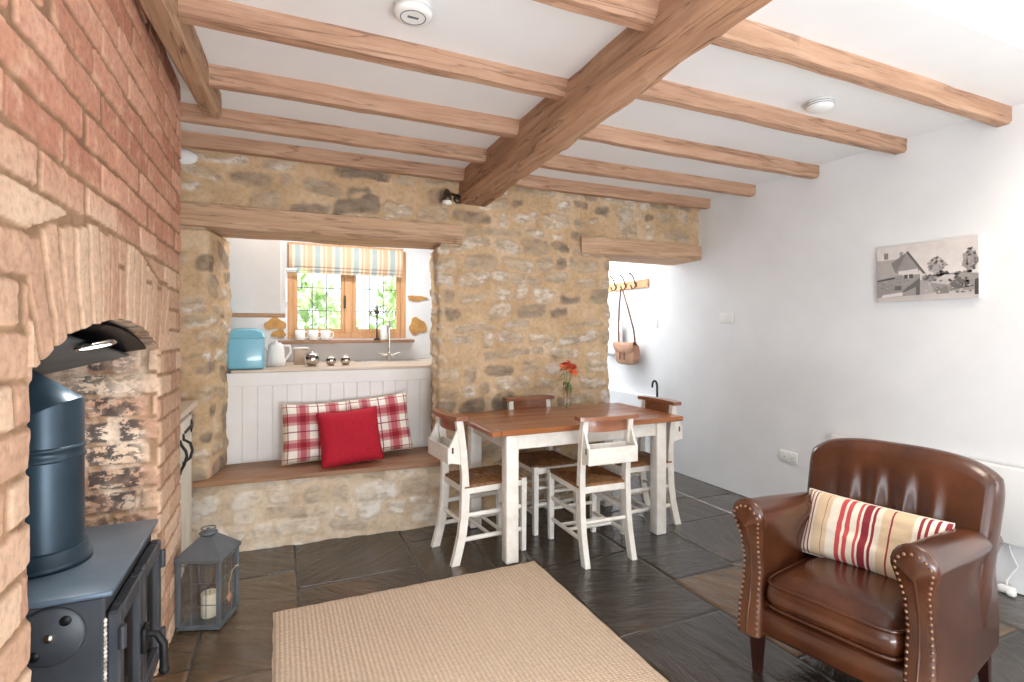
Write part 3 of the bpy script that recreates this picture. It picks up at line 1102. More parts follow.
def pier(path, seed, sootf, y_of_s, s_shift=0.0):
    X, Y, nx, ny, S = plan_path(path, BST, 0.02)
    zs = np.linspace(0, 2.62, int(2.62 / BST) + 1)
    SS, ZZ = np.meshgrid(S + s_shift, zs, indexing='ij')
    YY = np.repeat(Y[:, None], len(zs), 1)
    XX = np.repeat(X[:, None], len(zs), 1)
    hf, mf, rf = front_field(YY, ZZ)
    hj, mj, rj = brick_field(SS, ZZ, seed, 0.02)
    isf = (np.abs(nx)[:, None] > 0.7)
    h, mask, rn = np.where(isf, hf, hj), np.where(isf, mf, mj), np.where(isf, rf, rj)
    P = np.stack([X[:, None] + nx[:, None] * h, Y[:, None] + ny[:, None] * h, ZZ], -1)
    C = np.stack([mask, rn, pale_of(YY, ZZ), sootf(XX, YY, ZZ)], -1)
    ch.add_grid(P, C, flip=False)


# travel so that the normal (tangent turned right) points out of the masonry
pier([(-1.2, 0.90), (CX, 0.90), (CX, FY0 - 0.008), (-1.06, FY0 - 0.008)], 15, lambda x, y, z: sstep(CX - 0.03, CX - 0.1, x) * (y > 1.0), None)
pier([(-1.06, FY1), (CX, FY1), (CX, CE), (-1.20, CE)], 16, lambda x, y, z: sstep(CX - 0.015, CX - 0.08, x) * (y < 2.7), None, 0.11)
# back of the fireplace
ys2 = np.linspace(FY0 - 0.02, FY1 + 0.02, 110)
zs2 = np.linspace(0, 1.6, 150)
Yv, Zv = np.meshgrid(ys2, zs2, indexing='ij')
h, mask, rn = brick_field(Yv, Zv, 19)
ch.add_grid(np.stack([-1.05 + h, Yv, Zv], -1), np.stack([mask, rn, rn * 0 + 1, rn * 0 + 1], -1))
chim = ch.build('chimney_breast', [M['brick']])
struct(chim, 'old red brick chimney breast with arched fireplace opening', 'chimney breast')
cc = MB().box((-1.19, 0.94, 0), (-1.07, CE - 0.03, 2.6)).box((-1.10, 0.94, 0), (-0.47, FY0 - 0.04, 2.6)).box((-1.10, FY1 + 0.03, 0), (-0.47, CE - 0.03, 2.6)).box((-1.07, FY0 - 0.03, 1.62), (-0.47, FY1 + 0.03, 2.6))
cc.build('chimney_core', M['iron_dark'], chim)
# white plaster corbel left on the wall at the chimney corner
pb = MB()
pb.ball((-0.535, 3.715, 2.425), (0.085, 0.034, 0.048), 16, 10)
pb.ball((-0.62, 3.715, 2.445), (0.09, 0.030, 0.035), 16, 10)
struct(pb.build('trim_1', M['plaster']), 'lump of white plaster at the top left corner of the stone wall', 'trim')

# ------------------------------------------------------------------ fireplace fittings
# sloping closure plate with a round lamp
hood = thing('register_plate', 'dark steel closure plate with curved rim under the brick arch', 'hood', (CX, YC, SPR))


def plate_z(x, y):
    return 1.425 - 0.12 * (y - 1.4) - 0.25 * (-0.44 - x)


pl = MB()
for dz in (0.0, 0.006):
    pl.grid(lambda u, v, dz=dz: (-1.02 + 0.49 * u - CX, FY0 + 0.02 + (FY1 - FY0 - 0.04) * v - YC, plate_z(-1.02 + 0.49 * u, FY0 + 0.02 + (FY1 - FY0 - 0.04) * v) + dz - SPR), 6, 12)
pl.build('plate', M['lantern'], hood)
rm = MB()


def rimf(u, v):
    y = FY0 + 0.05 + (FY1 - FY0 - 0.10) * u
    return (-0.03 - 0.17 * v, y - YC, float(arch_z(np.array(y))) - 0.012 - 0.025 * v - SPR)


rm.grid(rimf, 40, 6)
rm.grid(lambda u, v: tuple(a - b for a, b in zip(rimf(u, v), (0, 0, 0.006))), 40, 6)
rm.build('rim', M['iron_dark'], hood)
lt = thing('fireplace_downlight', 'small lit round lamp under the fireplace arch', 'light', (-0.515, 1.985, plate_z(-0.515, 1.985) - 0.002))
lt.rotation_euler = (math.radians(-6.5), math.radians(-14), 0)
MB().lathe([(0.040, 0.0), (0.052, -0.004), (0.054, -0.012), (0.044, -0.016), (0.042, -0.010)], n=24).build('bezel', M['steel'], lt)
MB().lathe([(1e-5, -0.0118), (0.042, -0.0118), (0.042, -0.006)], n=24).build('lens', M['lamp_on'], lt)
sp_d = bpy.data.lights.new('fireplace_lamp', 'SPOT')
sp_d.energy = 7
sp_d.spot_size = math.radians(140)
sp_d.spot_blend = 0.7
sp_d.shadow_soft_size = 0.04
sp_d.color = (1.0, 0.95, 0.88)
spo = bpy.data.objects.new('fireplace_lamp', sp_d)
col.objects.link(spo)
spo.location = (-0.505, 2.0, plate_z(-0.515, 1.985) - 0.03)
spo.rotation_euler = (math.radians(12), 0, 0)

# stove
SX0, SX1, SY0, SY1 = -0.86, -0.42, 1.70, 2.26
stove = thing('log_burning_stove', 'dark grey steel log burning stove with glazed doors in the brick fireplace', 'stove', ((SX0 + SX1) / 2, (SY0 + SY1) / 2, 0))
ox, oy = (SX0 + SX1) / 2, (SY0 + SY1) / 2
hx, hy = (SX1 - SX0) / 2, (SY1 - SY0) / 2
b = MB()
b.box((-hx, -hy, 0.10), (hx, -hy + 0.02, 0.672), 0.006).box((-hx, hy - 0.02, 0.10), (hx, hy, 0.672), 0.006).box((-hx + 0.002, -hy + 0.01, 0.104), (-hx + 0.02, hy - 0.01, 0.668)).box((-hx + 0.004, -hy + 0.01, 0.106), (hx - 0.004, hy - 0.01, 0.13)).box((-hx + 0.004, -hy + 0.01, 0.63), (hx - 0.004, hy - 0.01, 0.668))
b.box((hx - 0.03, -hy + 0.004, 0.104), (hx - 0.002, hy - 0.004, 0.20), 0.004).box((hx - 0.03, -hy + 0.004, 0.615), (hx - 0.002, hy - 0.004, 0.668), 0.004)
b.build('body', M['stove'], stove)
MB().box((-hx + 0.021, -hy + 0.021, 0.131), (-hx + 0.05, hy - 0.021, 0.625)).box((-hx + 0.05, -hy + 0.021, 0.131), (hx - 0.035, hy - 0.021, 0.16)).build('firebrick_lining', M['firebrick'], stove)
MB().box((-hx - 0.02, -hy - 0.012, 0.672), (hx + 0.020, hy + 0.012, 0.689), 0.005, seg=2).build('top_plate', M['stove_top'], stove)
# round air-inlet cover on the side
Rx = Matrix.Rotation(PI / 2, 4, 'X')
dc = MB().lathe([(1e-5, 0.010), (0.068, 0.010), (0.074, 0.006), (0.075, 0.0)], n=36, M=Matrix.Translation((0.108, -hy, 0.592)) @ Rx)
sc_ = dc.build('side_cover', M['stove'], stove)
MB().ball((0.108, -hy - 0.012, 0.592), (0.011, 0.008, 0.011)).build('bolt', M['steel'], sc_)
MB().lathe([(1e-5, 0.0115), (0.013, 0.0115), (0.013, 0.009)], n=16, M=Matrix.Translation((0.142, -hy, 0.630)) @ Rx).build('port', M['iron_dark'], sc_)
MB().lathe([(1e-5, 0.0115), (0.013, 0.0115), (0.013, 0.009)], n=16, M=Matrix.Translation((0.078, -hy, 0.552)) @ Rx).build('port', M['iron_dark'], sc_)
for sgn, nm in ((-1, 'near'), (1, 'far')):
    y0, y1 = (-hy + 0.01, -0.004) if sgn < 0 else (0.004, hy - 0.01)
    x0, x1 = hx + 0.001, hx + 0.032
    f = MB()
    f.box((x0, y0, 0.20), (x1, y0 + 0.045, 0.622), 0.006).box((x0, y1 - 0.045, 0.20), (x1, y1, 0.622), 0.006).box((x0, y0 + 0.045, 0.20), (x1, y1 - 0.045, 0.255), 0.004).box((x0, y0 + 0.045, 0.575), (x1, y1 - 0.045, 0.622), 0.004)
    door = f.build('door', M['stove'], stove)
    MB().box((x0 + 0.008, y0 + 0.04, 0.25), (x0 + 0.013, y1 - 0.04, 0.58)).build('door_glass', M['stove_glass'], door)
    rp = MB()
    for i in range(34):
        rp.ball((x0 - 0.002, (y0 - 0.002) if sgn < 0 else (y1 + 0.002), 0.215 + i * 0.0118), (0.006, 0.005, 0.007), 8, 6)
    rp.build('rope_seal', M['rope'], door)
    hy_ = y0 + 0.004 if sgn < 0 else y1 - 0.004
    for z in (0.27, 0.55):
        MB().tube([(x1 + 0.004, hy_, z - 0.03), (x1 + 0.004, hy_, z + 0.03)], 0.010, 12).build('hinge', M['stove'], door)
    if sgn < 0:
        hd = MB()
        hd.box((x1, y1 - 0.045, 0.375), (x1 + 0.016, y1 + 0.01, 0.455), 0.008, seg=2)
        hd.tube([(x1 + 0.01, y1 - 0.02, 0.43), (x1 + 0.04, y1 - 0.025, 0.425), (x1 + 0.058, y1 - 0.03, 0.395), (x1 + 0.060, y1 - 0.03, 0.32)], [0.011, 0.011, 0.012, 0.013], 12)
        hd.ball((x1 + 0.060, y1 - 0.03, 0.312), 0.016)
        hd.build('handle', M['iron_dark'], door)
for sx in (-1, 1):
    for sy in (-1, 1):
        MB().lathe([(0.026, 0.0), (0.028, 0.015), (0.018, 0.03), (0.024, 0.10)], (sx * (hx - 0.05), sy * (hy - 0.05), 0), 14).build('leg', M['iron_dark'], stove)
# flue pipe with an elbow
fp = thing('flue_pipe', 'blue black steel flue pipe rising from the stove top', 'flue', (-0.632, 1.965, 0.690))
FR = 0.096
MB().lathe([(FR + 0.020, 0), (FR + 0.020, 0.016), (FR + 0.012, 0.018), (FR + 0.012, 0.05), (FR + 0.006, 0.053)], n=40).build('collar', M['flue'], fp)
tp = MB()
dv = Vector((-0.95, 0.25, 0.62)).normalized()
rings = []
n = 40
Mv = []
for z in (0.02, 0.05, 0.30):
    Mv.append([(FR * math.cos(2 * PI * k / n), FR * math.sin(2 * PI * k / n), z) for k in range(n)])
mit = []
nrm = (Vector((0, 0, 1)) + dv).normalized()
for k in range(n):
    xk, yk = FR * math.cos(2 * PI * k / n), FR * math.sin(2 * PI * k / n)
    zc = 0.43
    mit.append((xk, yk, zc - (nrm.x * xk + nrm.y * yk) / nrm.z))
Mv.append(mit)
Mv.append(list(mit))
Mv.append([tuple(Vector(p) + dv * (0.42)) for p in mit])
vs = [p for r in Mv for p in r]
fs = [[i * n + k, i * n + (k + 1) % n, (i + 1) * n + (k + 1) % n, (i + 1) * n + k] for i in range(len(Mv) - 1) if i != 3 for k in range(n)]
fs.append([(len(Mv) - 1) * n + k for k in range(n)])
tp.add(vs, fs, 0, False)
for i in range(len(tp.sm)):
    tp.sm[i] = len(tp.f[i]) == 4
tp.build('pipe', M['flue'], fp)
MB().lathe([(FR, 0.305), (FR + 0.005, 0.308), (FR + 0.005, 0.316), (FR + 0.001, 0.320), (FR + 0.001, 0.335), (FR + 0.005, 0.338), (FR + 0.005, 0.344), (FR, 0.348)], n=40).build('joint_band', M['flue'], fp)

# alcove cupboard between chimney and stone wall
cb = thing('alcove_cupboard', 'narrow cream cupboard between the chimney and the stone wall', 'cupboard', (-0.70, 3.335, 0))
b = MB()
b.box((-0.24, -0.335, 0), (0.205, -0.315, 0.92)).box((-0.24, 0.30, 0), (0.205, 0.325, 0.92)).box((-0.24, -0.335, 0), (-0.22, 0.325, 0.92)).box((-0.24, -0.335, 0), (0.205, 0.325, 0.06)).box((0.185, -0.335, 0.88), (0.205, 0.325, 0.92))
b.build('carcass', M['cream_paint'], cb)
MB().box((-0.245, -0.338, 0.92), (0.255, 0.33, 0.955), 0.006).build('top', M['worktop'], cb)
d = MB()
for i in range(5):
    d.box((0.206, -0.31 + i * 0.121, 0.07), (0.226, -0.31 + i * 0.121 + 0.1205, 0.875), 0.003)
dr = d.build('door', M['cream_paint'], cb)
lh = MB()
lh.prism([(0.03, 0.806), (0.24, 0.803), (0.26, 0.775), (0.32, 0.80), (0.32, 0.826), (0.26, 0.85), (0.24, 0.823), (0.03, 0.820)], 0.226, 0.232, 'x')
lh.build('hinge', M['black_iron'], dr)
MB().tube([(0.228, -0.03, 0.815), (0.232, -0.03, 0.785), (0.262, -0.03, 0.765), (0.272, -0.03, 0.725), (0.262, -0.03, 0.685), (0.232, -0.03, 0.66), (0.228, -0.03, 0.64)], 0.0075, 10).build('handle', M['black_iron'], dr)
MB().tube([(0.228, -0.13, 0.80), (0.232, -0.13, 0.78), (0.256, -0.13, 0.74), (0.260, -0.13, 0.715), (0.248, -0.13, 0.67), (0.232, -0.13, 0.64), (0.228, -0.13, 0.62)], 0.0075, 10).build('handle', M['black_iron'], dr)

# lantern
ln = thing('candle_lantern', 'grey metal candle lantern on the slate floor beside the cupboard', 'lantern', (-0.305, 2.86, 0.001), math.radians(-20))
LW = 0.090
b = MB()
b.box((-LW, -LW, 0.0), (LW, LW, 0.022), 0.004).box((-LW - .006, -LW - .006, 0.004), (LW + .006, LW + .006, 0.012), 0.002)
b.build('base', M['lantern'], ln)
for sx in (-1, 1):
    for sy in (-1, 1):
        MB().box((sx * LW - 0.009, sy * LW - 0.009, 0.022), (sx * LW + 0.009, sy * LW + 0.009, 0.315), 0.002).build('post', M['lantern'], ln)
for k in range(4):
    Mr = Matrix.Rotation(k * PI / 2, 4, 'Z')
    g = MB()
    for i in (-1, 1):
        g.tube([(i * 0.033, -LW, 0.02), (i * 0.033, -LW, 0.315)], 0.0019, 6, M=Mr)
    for z in (0.115, 0.215, 0.295):
        g.tube([(-LW, -LW, z), (LW, -LW, z)], 0.0019, 6, M=Mr)
    g.build('wire_grid', M['lantern'], ln)
    MB().box((-LW + .009, -LW + 0.003, 0.022), (LW - .009, -LW + 0.005, 0.315), M=Mr).build('glass_pane', M['glass'], ln)
rf = MB()
e = LW + 0.016
rf.box((-e, -e, 0.312), (e, e, 0.328), 0.003)
rf.add([(-e, -e, 0.328), (e, -e, 0.328), (e, e, 0.328), (-e, e, 0.328), (-.028, -.028, 0.405), (.028, -.028, 0.405), (.028, .028, 0.405), (-.028, .028, 0.405)], [[0, 1, 5, 4], [1, 2, 6, 5], [2, 3, 7, 6], [3, 0, 4, 7], [4, 5, 6, 7]])
rf.lathe([(0.028, 0.400), (0.030, 0.412), (0.040, 0.414), (0.038, 0.420), (0.012, 0.428), (0.008, 0.436), (1e-5, 0.438)], n=20)
rf.build('roof', M['lantern'], ln)
MB().tube([(0.030 * math.cos(a), 0.030 * math.sin(a), 0.437) for a in [2 * PI * k / 20 for k in range(20)]], 0.0028, 6, closed=True).build('ring_handle', M['lantern'], ln)
MB().tube([(LW + 0.006, 0.03, 0.235), (LW + 0.03, 0.032, 0.245), (LW + 0.032, 0.04, 0.225)], 0.003, 6).build('latch', M['steel'], ln)
cd = thing('candle', 'cream pillar candle standing inside the lantern', 'candle', (-0.30, 2.862, 0.0235))
MB().lathe([(0.036, 0.0), (0.038, 0.004), (0.038, 0.105), (0.034, 0.110), (0.02, 0.104), (1e-5, 0.102)], n=24).build('wax', M['wax'], cd)
MB().tube([(0, 0, 0.10), (0.001, 0, 0.118)], 0.0015, 6).build('wick', M['iron_dark'], cd)
ctag = thing('heart_tag', 'small wooden heart tag hanging on string from the lantern side', 'tag', (-0.305, 2.86, 0.001), math.radians(-20))
hp = [(0.016 * math.sin(t) ** 3 * 1.15, 0.0013 * (13 * math.cos(t) - 5 * math.cos(2 * t) - 2 * math.cos(3 * t) - math.cos(4 * t))) for t in [2 * PI * k / 28 for k in range(28)]]
MB().prism([(p[0] - 0.02, p[1] + 0.115) for p in hp], LW + 0.010, LW + 0.016, 'x').build('heart', M['tag_wood'], ctag)
MB().tube([(LW + 0.013, -0.02, 0.128), (LW + 0.012, -0.018, 0.18), (LW + 0.02, 0.0, 0.235), (LW + 0.028, 0.028, 0.246)], 0.0016, 6).build('string', M['string'], ctag)

# ------------------------------------------------------------------ window seat niche
sb = MB()
sb.prism([(-0.475, 3.665), (1.085, 3.565), (1.10, 4.12), (-0.335, 4.12), (-0.40, 3.76), (-0.475, 3.745)], 0.425, 0.455, 'z')
tag(sb.build('window_seat_board', M['oak_seat']), 'brown oak seat board on the stone base of the niche', 'seat')

pn = thing('panelled_seat_back', 'white tongue and groove panel behind the window seat cushions', 'panel', (0.39, 4.08, 0.456))
b = MB()
poly = [(-0.72, 0.03), (-0.72, 0.0)]
xs = [-0.72 + i * 0.096 for i in range(1, 15)]
for xg in xs:
    poly += [(xg - 0.005, 0.0), (xg, 0.006), (xg + 0.005, 0.0)]
poly += [(0.72, 0.0), (0.72, 0.03)]
b.prism(poly, 0.0, 0.53, 'z')
b.build('boards', M['white_paint'], pn)
MB().box((-0.72, -0.006, 0.53), (0.72, 0.03, 0.624), 0.003).build('top_rail', M['white_paint'], pn)


def pillow(mb, w, h, t, n=26, pinch=0.05, mi=0, Mx=None, bend=0.0, wr=0.0, seed=1):
    def f(sgn):
        def g(u, v):
            a, b_ = 2 * u - 1, 2 * v - 1
            px_ = a * w / 2 * (1 - pinch * (1 - a * a) * 0 - pinch * (1 - abs(b_) ** 2) * (abs(a) ** 3))
            pz_ = b_ * h / 2 * (1 - pinch * (1 - abs(a) ** 2) * (abs(b_) ** 3))
            th = t / 2 * max(0.0, (1 - a ** 4) * (1 - b_ ** 4)) ** 0.55
            if wr:
                th += wr * float(fbm(np.array([a * 2.2 + seed]), np.array([b_ * 2.2]), seed, 3)[0]) * (1 - a * a) * (1 - b_ * b_)
            return (px_, sgn * th + bend * a * a, pz_)
        return g
    mb.grid(f(-1), n, n, mi, Mx)
    mb.grid(f(1), n, n, mi, Mx)


def cushion(name, label, cat, loc, rot, w, h, t, mat, group=None, **kw):
    r = thing(name, label, cat, loc, 0, group)
    r.rotation_euler = rot
    m = MB()
    pillow(m, w, h, t, **kw)
    m.build('cover', mat, r, attr=True, weld=True)
    # piped seam around the edge
    pts = []
    N = 40
    pinch = kw.get('pinch', 0.05)
    for side in range(4):
        for i in range(N):
            a = -1 + 2 * i / N
            p = {0: (a, -1), 1: (1, a), 2: (-a, 1), 3: (-1, -a)}[side]
            pts.append((p[0] * w / 2 * (1 - pinch * (1 - p[1] ** 2) * abs(p[0]) ** 3), kw.get('bend', 0) * p[0] ** 2, p[1] * h / 2 * (1 - pinch * (1 - p[0] ** 2) * abs(p[1]) ** 3)))
    sm = MB().tube(pts, 0.0032, 6, closed=True)
    sm.uv = [(0.02, 0.02)] * len(sm.uv)
    sm.build('seam', mat, r, attr=True)
    return r


cushion('plaid_cushion', 'red and cream plaid cushion at the left, behind the red cushion', 'cushion', (0.245, 3.945, 0.660), (math.radians(-14), math.radians(0), math.radians(3)), 0.46, 0.41, 0.15, M['plaid'], wr=0.012, seed=3)
cushion('plaid_cushion', 'red and cream plaid cushion at the right, by the stone pier', 'cushion', (0.680, 3.960, 0.678), (math.radians(-13), math.radians(-5), math.radians(-2)), 0.45, 0.42, 0.15, M['plaid'], wr=0.012, seed=5)
cushion('red_cushion', 'plain bright red cushion in front of the two plaid cushions', 'cushion', (0.452, 3.785, 0.640), (math.radians(-20), math.radians(-4), math.radians(2)), 0.41, 0.375, 0.16, M['red_fabric'], wr=0.010, seed=7)

# ------------------------------------------------------------------ kitchen beyond the niche
KY = 5.10
kw_ = MB()
WX0, WX1, WZ0, WZ1 = 0.07, 1.13, 1.30, 2.14
kw_.box((-1.0, KY, 0), (WX0, KY + 0.25, 2.5)).box((WX1, KY, 0), (2.40, KY + 0.25, 2.5)).box((WX0, KY, 0), (WX1, KY + 0.25, WZ0)).box((WX0, KY, WZ1), (WX1, KY + 0.25, 2.5))
kw_.box((-1.0, 4.12, 0), (-0.80, KY + 0.25, 2.5)).box((2.25, 4.12, 0), (2.40, KY, 2.5)).box((-1.0, 4.12, 2.38), (2.4, KY + 0.25, 2.52))
rr = random.Random(4)


def patch(cx_, cz_, w, h, s):
    pts = []
    for k in range(18):
        a = 2 * PI * k / 18
        rr_ = 1 + 0.16 * math.sin(3 * a + s) + 0.1 * math.sin(5 * a + 2 * s)
        pts.append((cx_ + w / 2 * rr_ * math.cos(a), cz_ + h / 2 * rr_ * math.sin(a)))
    kw_.prism(pts, KY - 0.012, KY + 0.02, 'y', 1)


patch(1.235, 1.69, 0.19, 0.055, 1.0)
patch(1.245, 1.415, 0.17, 0.16, 2.2)
patch(-0.03, 1.43, 0.18, 0.10, 3.0)
patch(0.00, 1.345, 0.12, 0.07, 4.0)
struct(kw_.build('wall_kitchen', [M['plaster'], M['ochre_stone']]), 'white kitchen wall with exposed ochre stones around the window', 'wall')

wk = thing('kitchen_worktop', 'pale wooden kitchen worktop seen above the window seat panel', 'worktop', (0.4, 4.57, 0))
MB().prism([(-0.70, -0.50), (0.70, -0.50), (0.70, -0.41), (1.05, -0.41), (1.05, 0.52), (-1.1, 0.52), (-1.1, -0.41), (-0.70, -0.41)], 1.082, 1.098, 'z').build('slab', M['worktop'], wk)
sk = MB()
sk.box((0.22, 0.14, 1.0985), (0.78, 0.46, 1.102), 0.002).box((0.26, 0.18, 1.1022), (0.56, 0.42, 1.1032))
sk.build('sink_rim', M['steel'], wk)
MB().box((-0.70, -0.40, 0.0), (1.0, 0.50, 1.081)).build('base_unit', M['white_paint'], wk)

# window: oak frame, two leaded casements
wn = thing('window_1', 'oak framed leaded window over the kitchen sink', 'window', (0, KY + 0.03, 0))
wn['kind'] = 'structure'
fr = MB()
fr.box((WX0, -0.02, WZ0), (WX0 + 0.05, 0.06, WZ1), 0.004).box((WX1 - 0.05, -0.02, WZ0), (WX1, 0.06, WZ1), 0.004).box((WX0 + 0.0505, -0.02, WZ0), (WX1 - 0.0505, 0.06, WZ0 + 0.05), 0.004).box((WX0 + 0.0505, -0.02, WZ1 - 0.05), (WX1 - 0.0505, 0.06, WZ1), 0.004)
mid = (WX0 + WX1) / 2 - 0.005
fr.box((mid - 0.035, -0.02, WZ0 + 0.05), (mid + 0.035, 0.06, WZ1 - 0.05), 0.004)
fr.build('frame', M['oak_frame'], wn)
for a0, a1 in ((WX0 + 0.05, mid - 0.035), (mid + 0.035, WX1 - 0.05)):
    cs = MB()
    z0, z1 = WZ0 + 0.05, WZ1 - 0.05
    cs.box((a0, -0.012, z0), (a0 + 0.035, 0.03, z1), 0.003).box((a1 - 0.035, -0.012, z0), (a1, 0.03, z1), 0.003).box((a0 + 0.0352, -0.012, z0), (a1 - 0.0352, 0.03, z0 + 0.04), 0.003).box((a0 + 0.0352, -0.012, z1 - 0.04), (a1 - 0.0352, 0.03, z1), 0.003)
    co = cs.build('casement', M['oak_frame'], wn)
    MB().box((a0 + 0.03, 0.008, z0 + 0.035), (a1 - 0.03, 0.012, z1 - 0.035)).build('pane', M['window_glass'], co)
    ld = MB()
    for k in (1, 2):
        xx = a0 + 0.035 + (a1 - a0 - 0.07) * k / 3
        ld.box((xx - 0.004, 0.004, z0 + 0.035), (xx + 0.004, 0.016, z1 - 0.035))
    for zz in (1.555, 1.765, 1.95):
        ld.box((a0 + 0.03, 0.004, zz - 0.004), (a1 - 0.03, 0.016, zz + 0.004))
    ld.build('glazing_bar', M['lead'], co)
MB().box((mid - 0.042, -0.034, 1.58), (mid - 0.026, -0.012, 1.70), 0.003).build('latch', M['brass'], wn)
struct(MB().box((WX0 - 0.10, KY - 0.11, WZ0 - 0.04), (WX1 + 0.06, KY + 0.02, WZ0 - 0.012), 0.005).build('trim_2', M['oak_seat']), 'wooden sill below the kitchen window', 'sill')

bl = thing('roman_blind', 'pulled up striped roman blind across the top of the kitchen window', 'blind', (0.58, KY - 0.04, 1.88))
bm_ = MB()
bm_.grid(lambda u, v: (-0.50 + 1.0 * u, 0.012 + 0.0, 0.012 + 0.25 * v), 30, 4)
for k in range(3):
    bm_.grid(lambda u, v, k=k: (-0.50 + 1.0 * u, -0.012 - 0.016 * k - 0.016 * math.sin(PI * v) + 0.006 * math.sin(u * 9), 0.005 + 0.030 * k + (0.25 - 0.03 * k) * v), 30, 10)
bm_.build('fabric', M['blind'], bl, attr=True)
MB().box((-0.51, -0.03, 0.25), (0.51, 0.03, 0.275), 0.003).build('headrail', M['oak_frame'], bl)

wc = thing('wall_cabinet', 'white wall cabinet hanging left of the kitchen window', 'cabinet', (-0.15, 4.45, 1.50))
MB().box((-0.205, -0.13, 0.0), (0.195, 0.20, 0.72), 0.003).build('carcass', M['white_paint'], wc)
dd = MB()
dd.box((-0.20, -0.152, 0.0), (0.165, -0.132, 0.72), 0.004)
dd.build('door', M['white_paint'], wc)
MB().box((-0.205, -0.13, -0.022), (0.195, 0.20, -0.001), 0.002).build('pelmet', M['pine_board'], wc)
for z in (0.05, 0.30):
    MB().box((0.196, -0.12, z), (0.204, -0.10, z + 0.04)).build('hinge', M['steel'], wc)
sh = thing('extractor_hood', 'small glass edged cooker hood at the right side of the cabinet', 'hood', (0.11, 4.5, 1.82))
MB().box((-0.06, -0.12, 0.0), (0.02, 0.14, 0.03), 0.004).build('body', M['steel'], sh)
MB().box((-0.06, -0.13, 0.031), (0.12, 0.15, 0.037)).build('glass_visor', M['glass'], sh)

# things on the worktop
bb = thing('bread_bin', 'pale blue enamel bread bin on the left end of the worktop', 'bread bin', (-0.212, 4.20, 1.0985))
w2, d2, hh2 = 0.118, 0.085, 0.285
m = MB()
m.box((-w2, -d2, 0.0), (w2, d2, 0.235), 0.02, seg=3)
m.build('body', M['blue_enamel'], bb)
m = MB()


def lidf(u, v):
    a, b_ = 2 * u - 1, 2 * v - 1
    return (a * (w2 + 0.005), b_ * (d2 + 0.005), 0.228 + 0.065 * max(0.0, (1 - a ** 4) * (1 - b_ ** 4)) ** 0.5)


m.grid(lidf, 16, 16)
m.box((-w2 - .005, -d2 - .005, 0.218), (w2 + .005, d2 + .005, 0.230), 0.004)
m.build('lid', M['blue_enamel'], bb)

kt = thing('kettle', 'white kettle beside the blue bread bin', 'kettle', (-0.02, 4.42, 1.0985))
MB().lathe([(0.066, 0), (0.070, 0.006), (0.070, 0.03), (0.060, 0.13), (0.052, 0.165), (0.044, 0.172)], n=28).build('body', M['ceramic'], kt)
MB().lathe([(0.044, 0.172), (0.036, 0.182), (0.012, 0.186), (0.012, 0.198), (1e-5, 0.202)], n=24).build('lid', M['ceramic'], kt)
MB().tube([(0.05, -0.01, 0.155), (0.095, -0.02, 0.16), (0.105, -0.022, 0.11), (0.064, -0.01, 0.05)], 0.009, 10).build('handle', M['ceramic'], kt)
MB().tube([(-0.05, 0, 0.12), (-0.075, 0, 0.15), (-0.082, 0, 0.165)], [0.02, 0.014, 0.012], 10).build('spout', M['ceramic'], kt)
cn = thing('storage_canister', 'taupe storage canister between the kettle and the steel pots', 'canister', (0.165, 4.62, 1.0985))
MB().box((-0.055, -0.04, 0), (0.055, 0.04, 0.125), 0.008, seg=2).build('body', M['canister'], cn)
MB().box((-0.057, -0.042, 0.125), (0.057, 0.042, 0.14), 0.005, seg=2).build('lid', M['ceramic'], cn)
for xx, yy, r, lb in ((0.235, 4.36, 0.057, 'largest and leftmost of the three polished steel globe pots on the worktop'), (0.375, 4.38, 0.040, 'middle one of the three polished steel globe pots on the worktop'), (0.487, 4.39, 0.040, 'rightmost of the three polished steel globe pots on the worktop')):
    p = thing('globe_pot', lb, 'pot', (xx, yy, 1.0985), 0, 'steel globe pots on the worktop')
    MB().lathe([(r * 0.45, 0.0)] + [(r * math.cos(a), r * 0.93 + r * math.sin(a)) for a in [math.radians(q) for q in range(-62, 64, 9)]], n=28).build('body', M['steel'], p)
    MB().lathe([(r * 0.50, r * 1.80), (r * 0.42, r * 1.9), (r * 0.12, r * 1.96), (r * 0.10, r * 2.08), (r * 0.16, r * 2.15), (1e-5, r * 2.24)], n=20).build('lid', M['steel'], p)
    for s_ in (-1, 1):
        MB().ball((s_ * r * 0.55, -r * 0.62, r * 1.15), r * 0.28, 10, 8).build('stud', M['iron_dark'], p)

tpo = thing('mixer_tap', 'tall nickel mixer tap with two lever handles at the sink', 'tap', (0.925, 4.86, 1.0985))
MB().lathe([(0.026, 0), (0.026, 0.012), (0.018, 0.02), (0.018, 0.07), (0.013, 0.08)], n=18).build('base', M['tap'], tpo)
MB().tube([(0, 0, 0.07), (0, 0, 0.30)] + [(-0.02 + 0.02 * math.cos(a), -0.075 + 0.075 * math.cos(a), 0.30 + 0.06 * math.sin(a)) for a in [math.radians(q) for q in range(15, 181, 15)]] + [(-0.040, -0.150, 0.26)], 0.011, 12).build('spout', M['tap'], tpo)
for s_ in (-1, 1):
    MB().tube([(0, 0, 0.05), (s_ * 0.05, 0, 0.055)], 0.010, 10).tube([(s_ * 0.05, 0, 0.055), (s_ * 0.062, 0, 0.055), (s_ * 0.095, -0.01, 0.075)], [0.013, 0.012, 0.006], 10).build('lever', M['tap'], tpo)

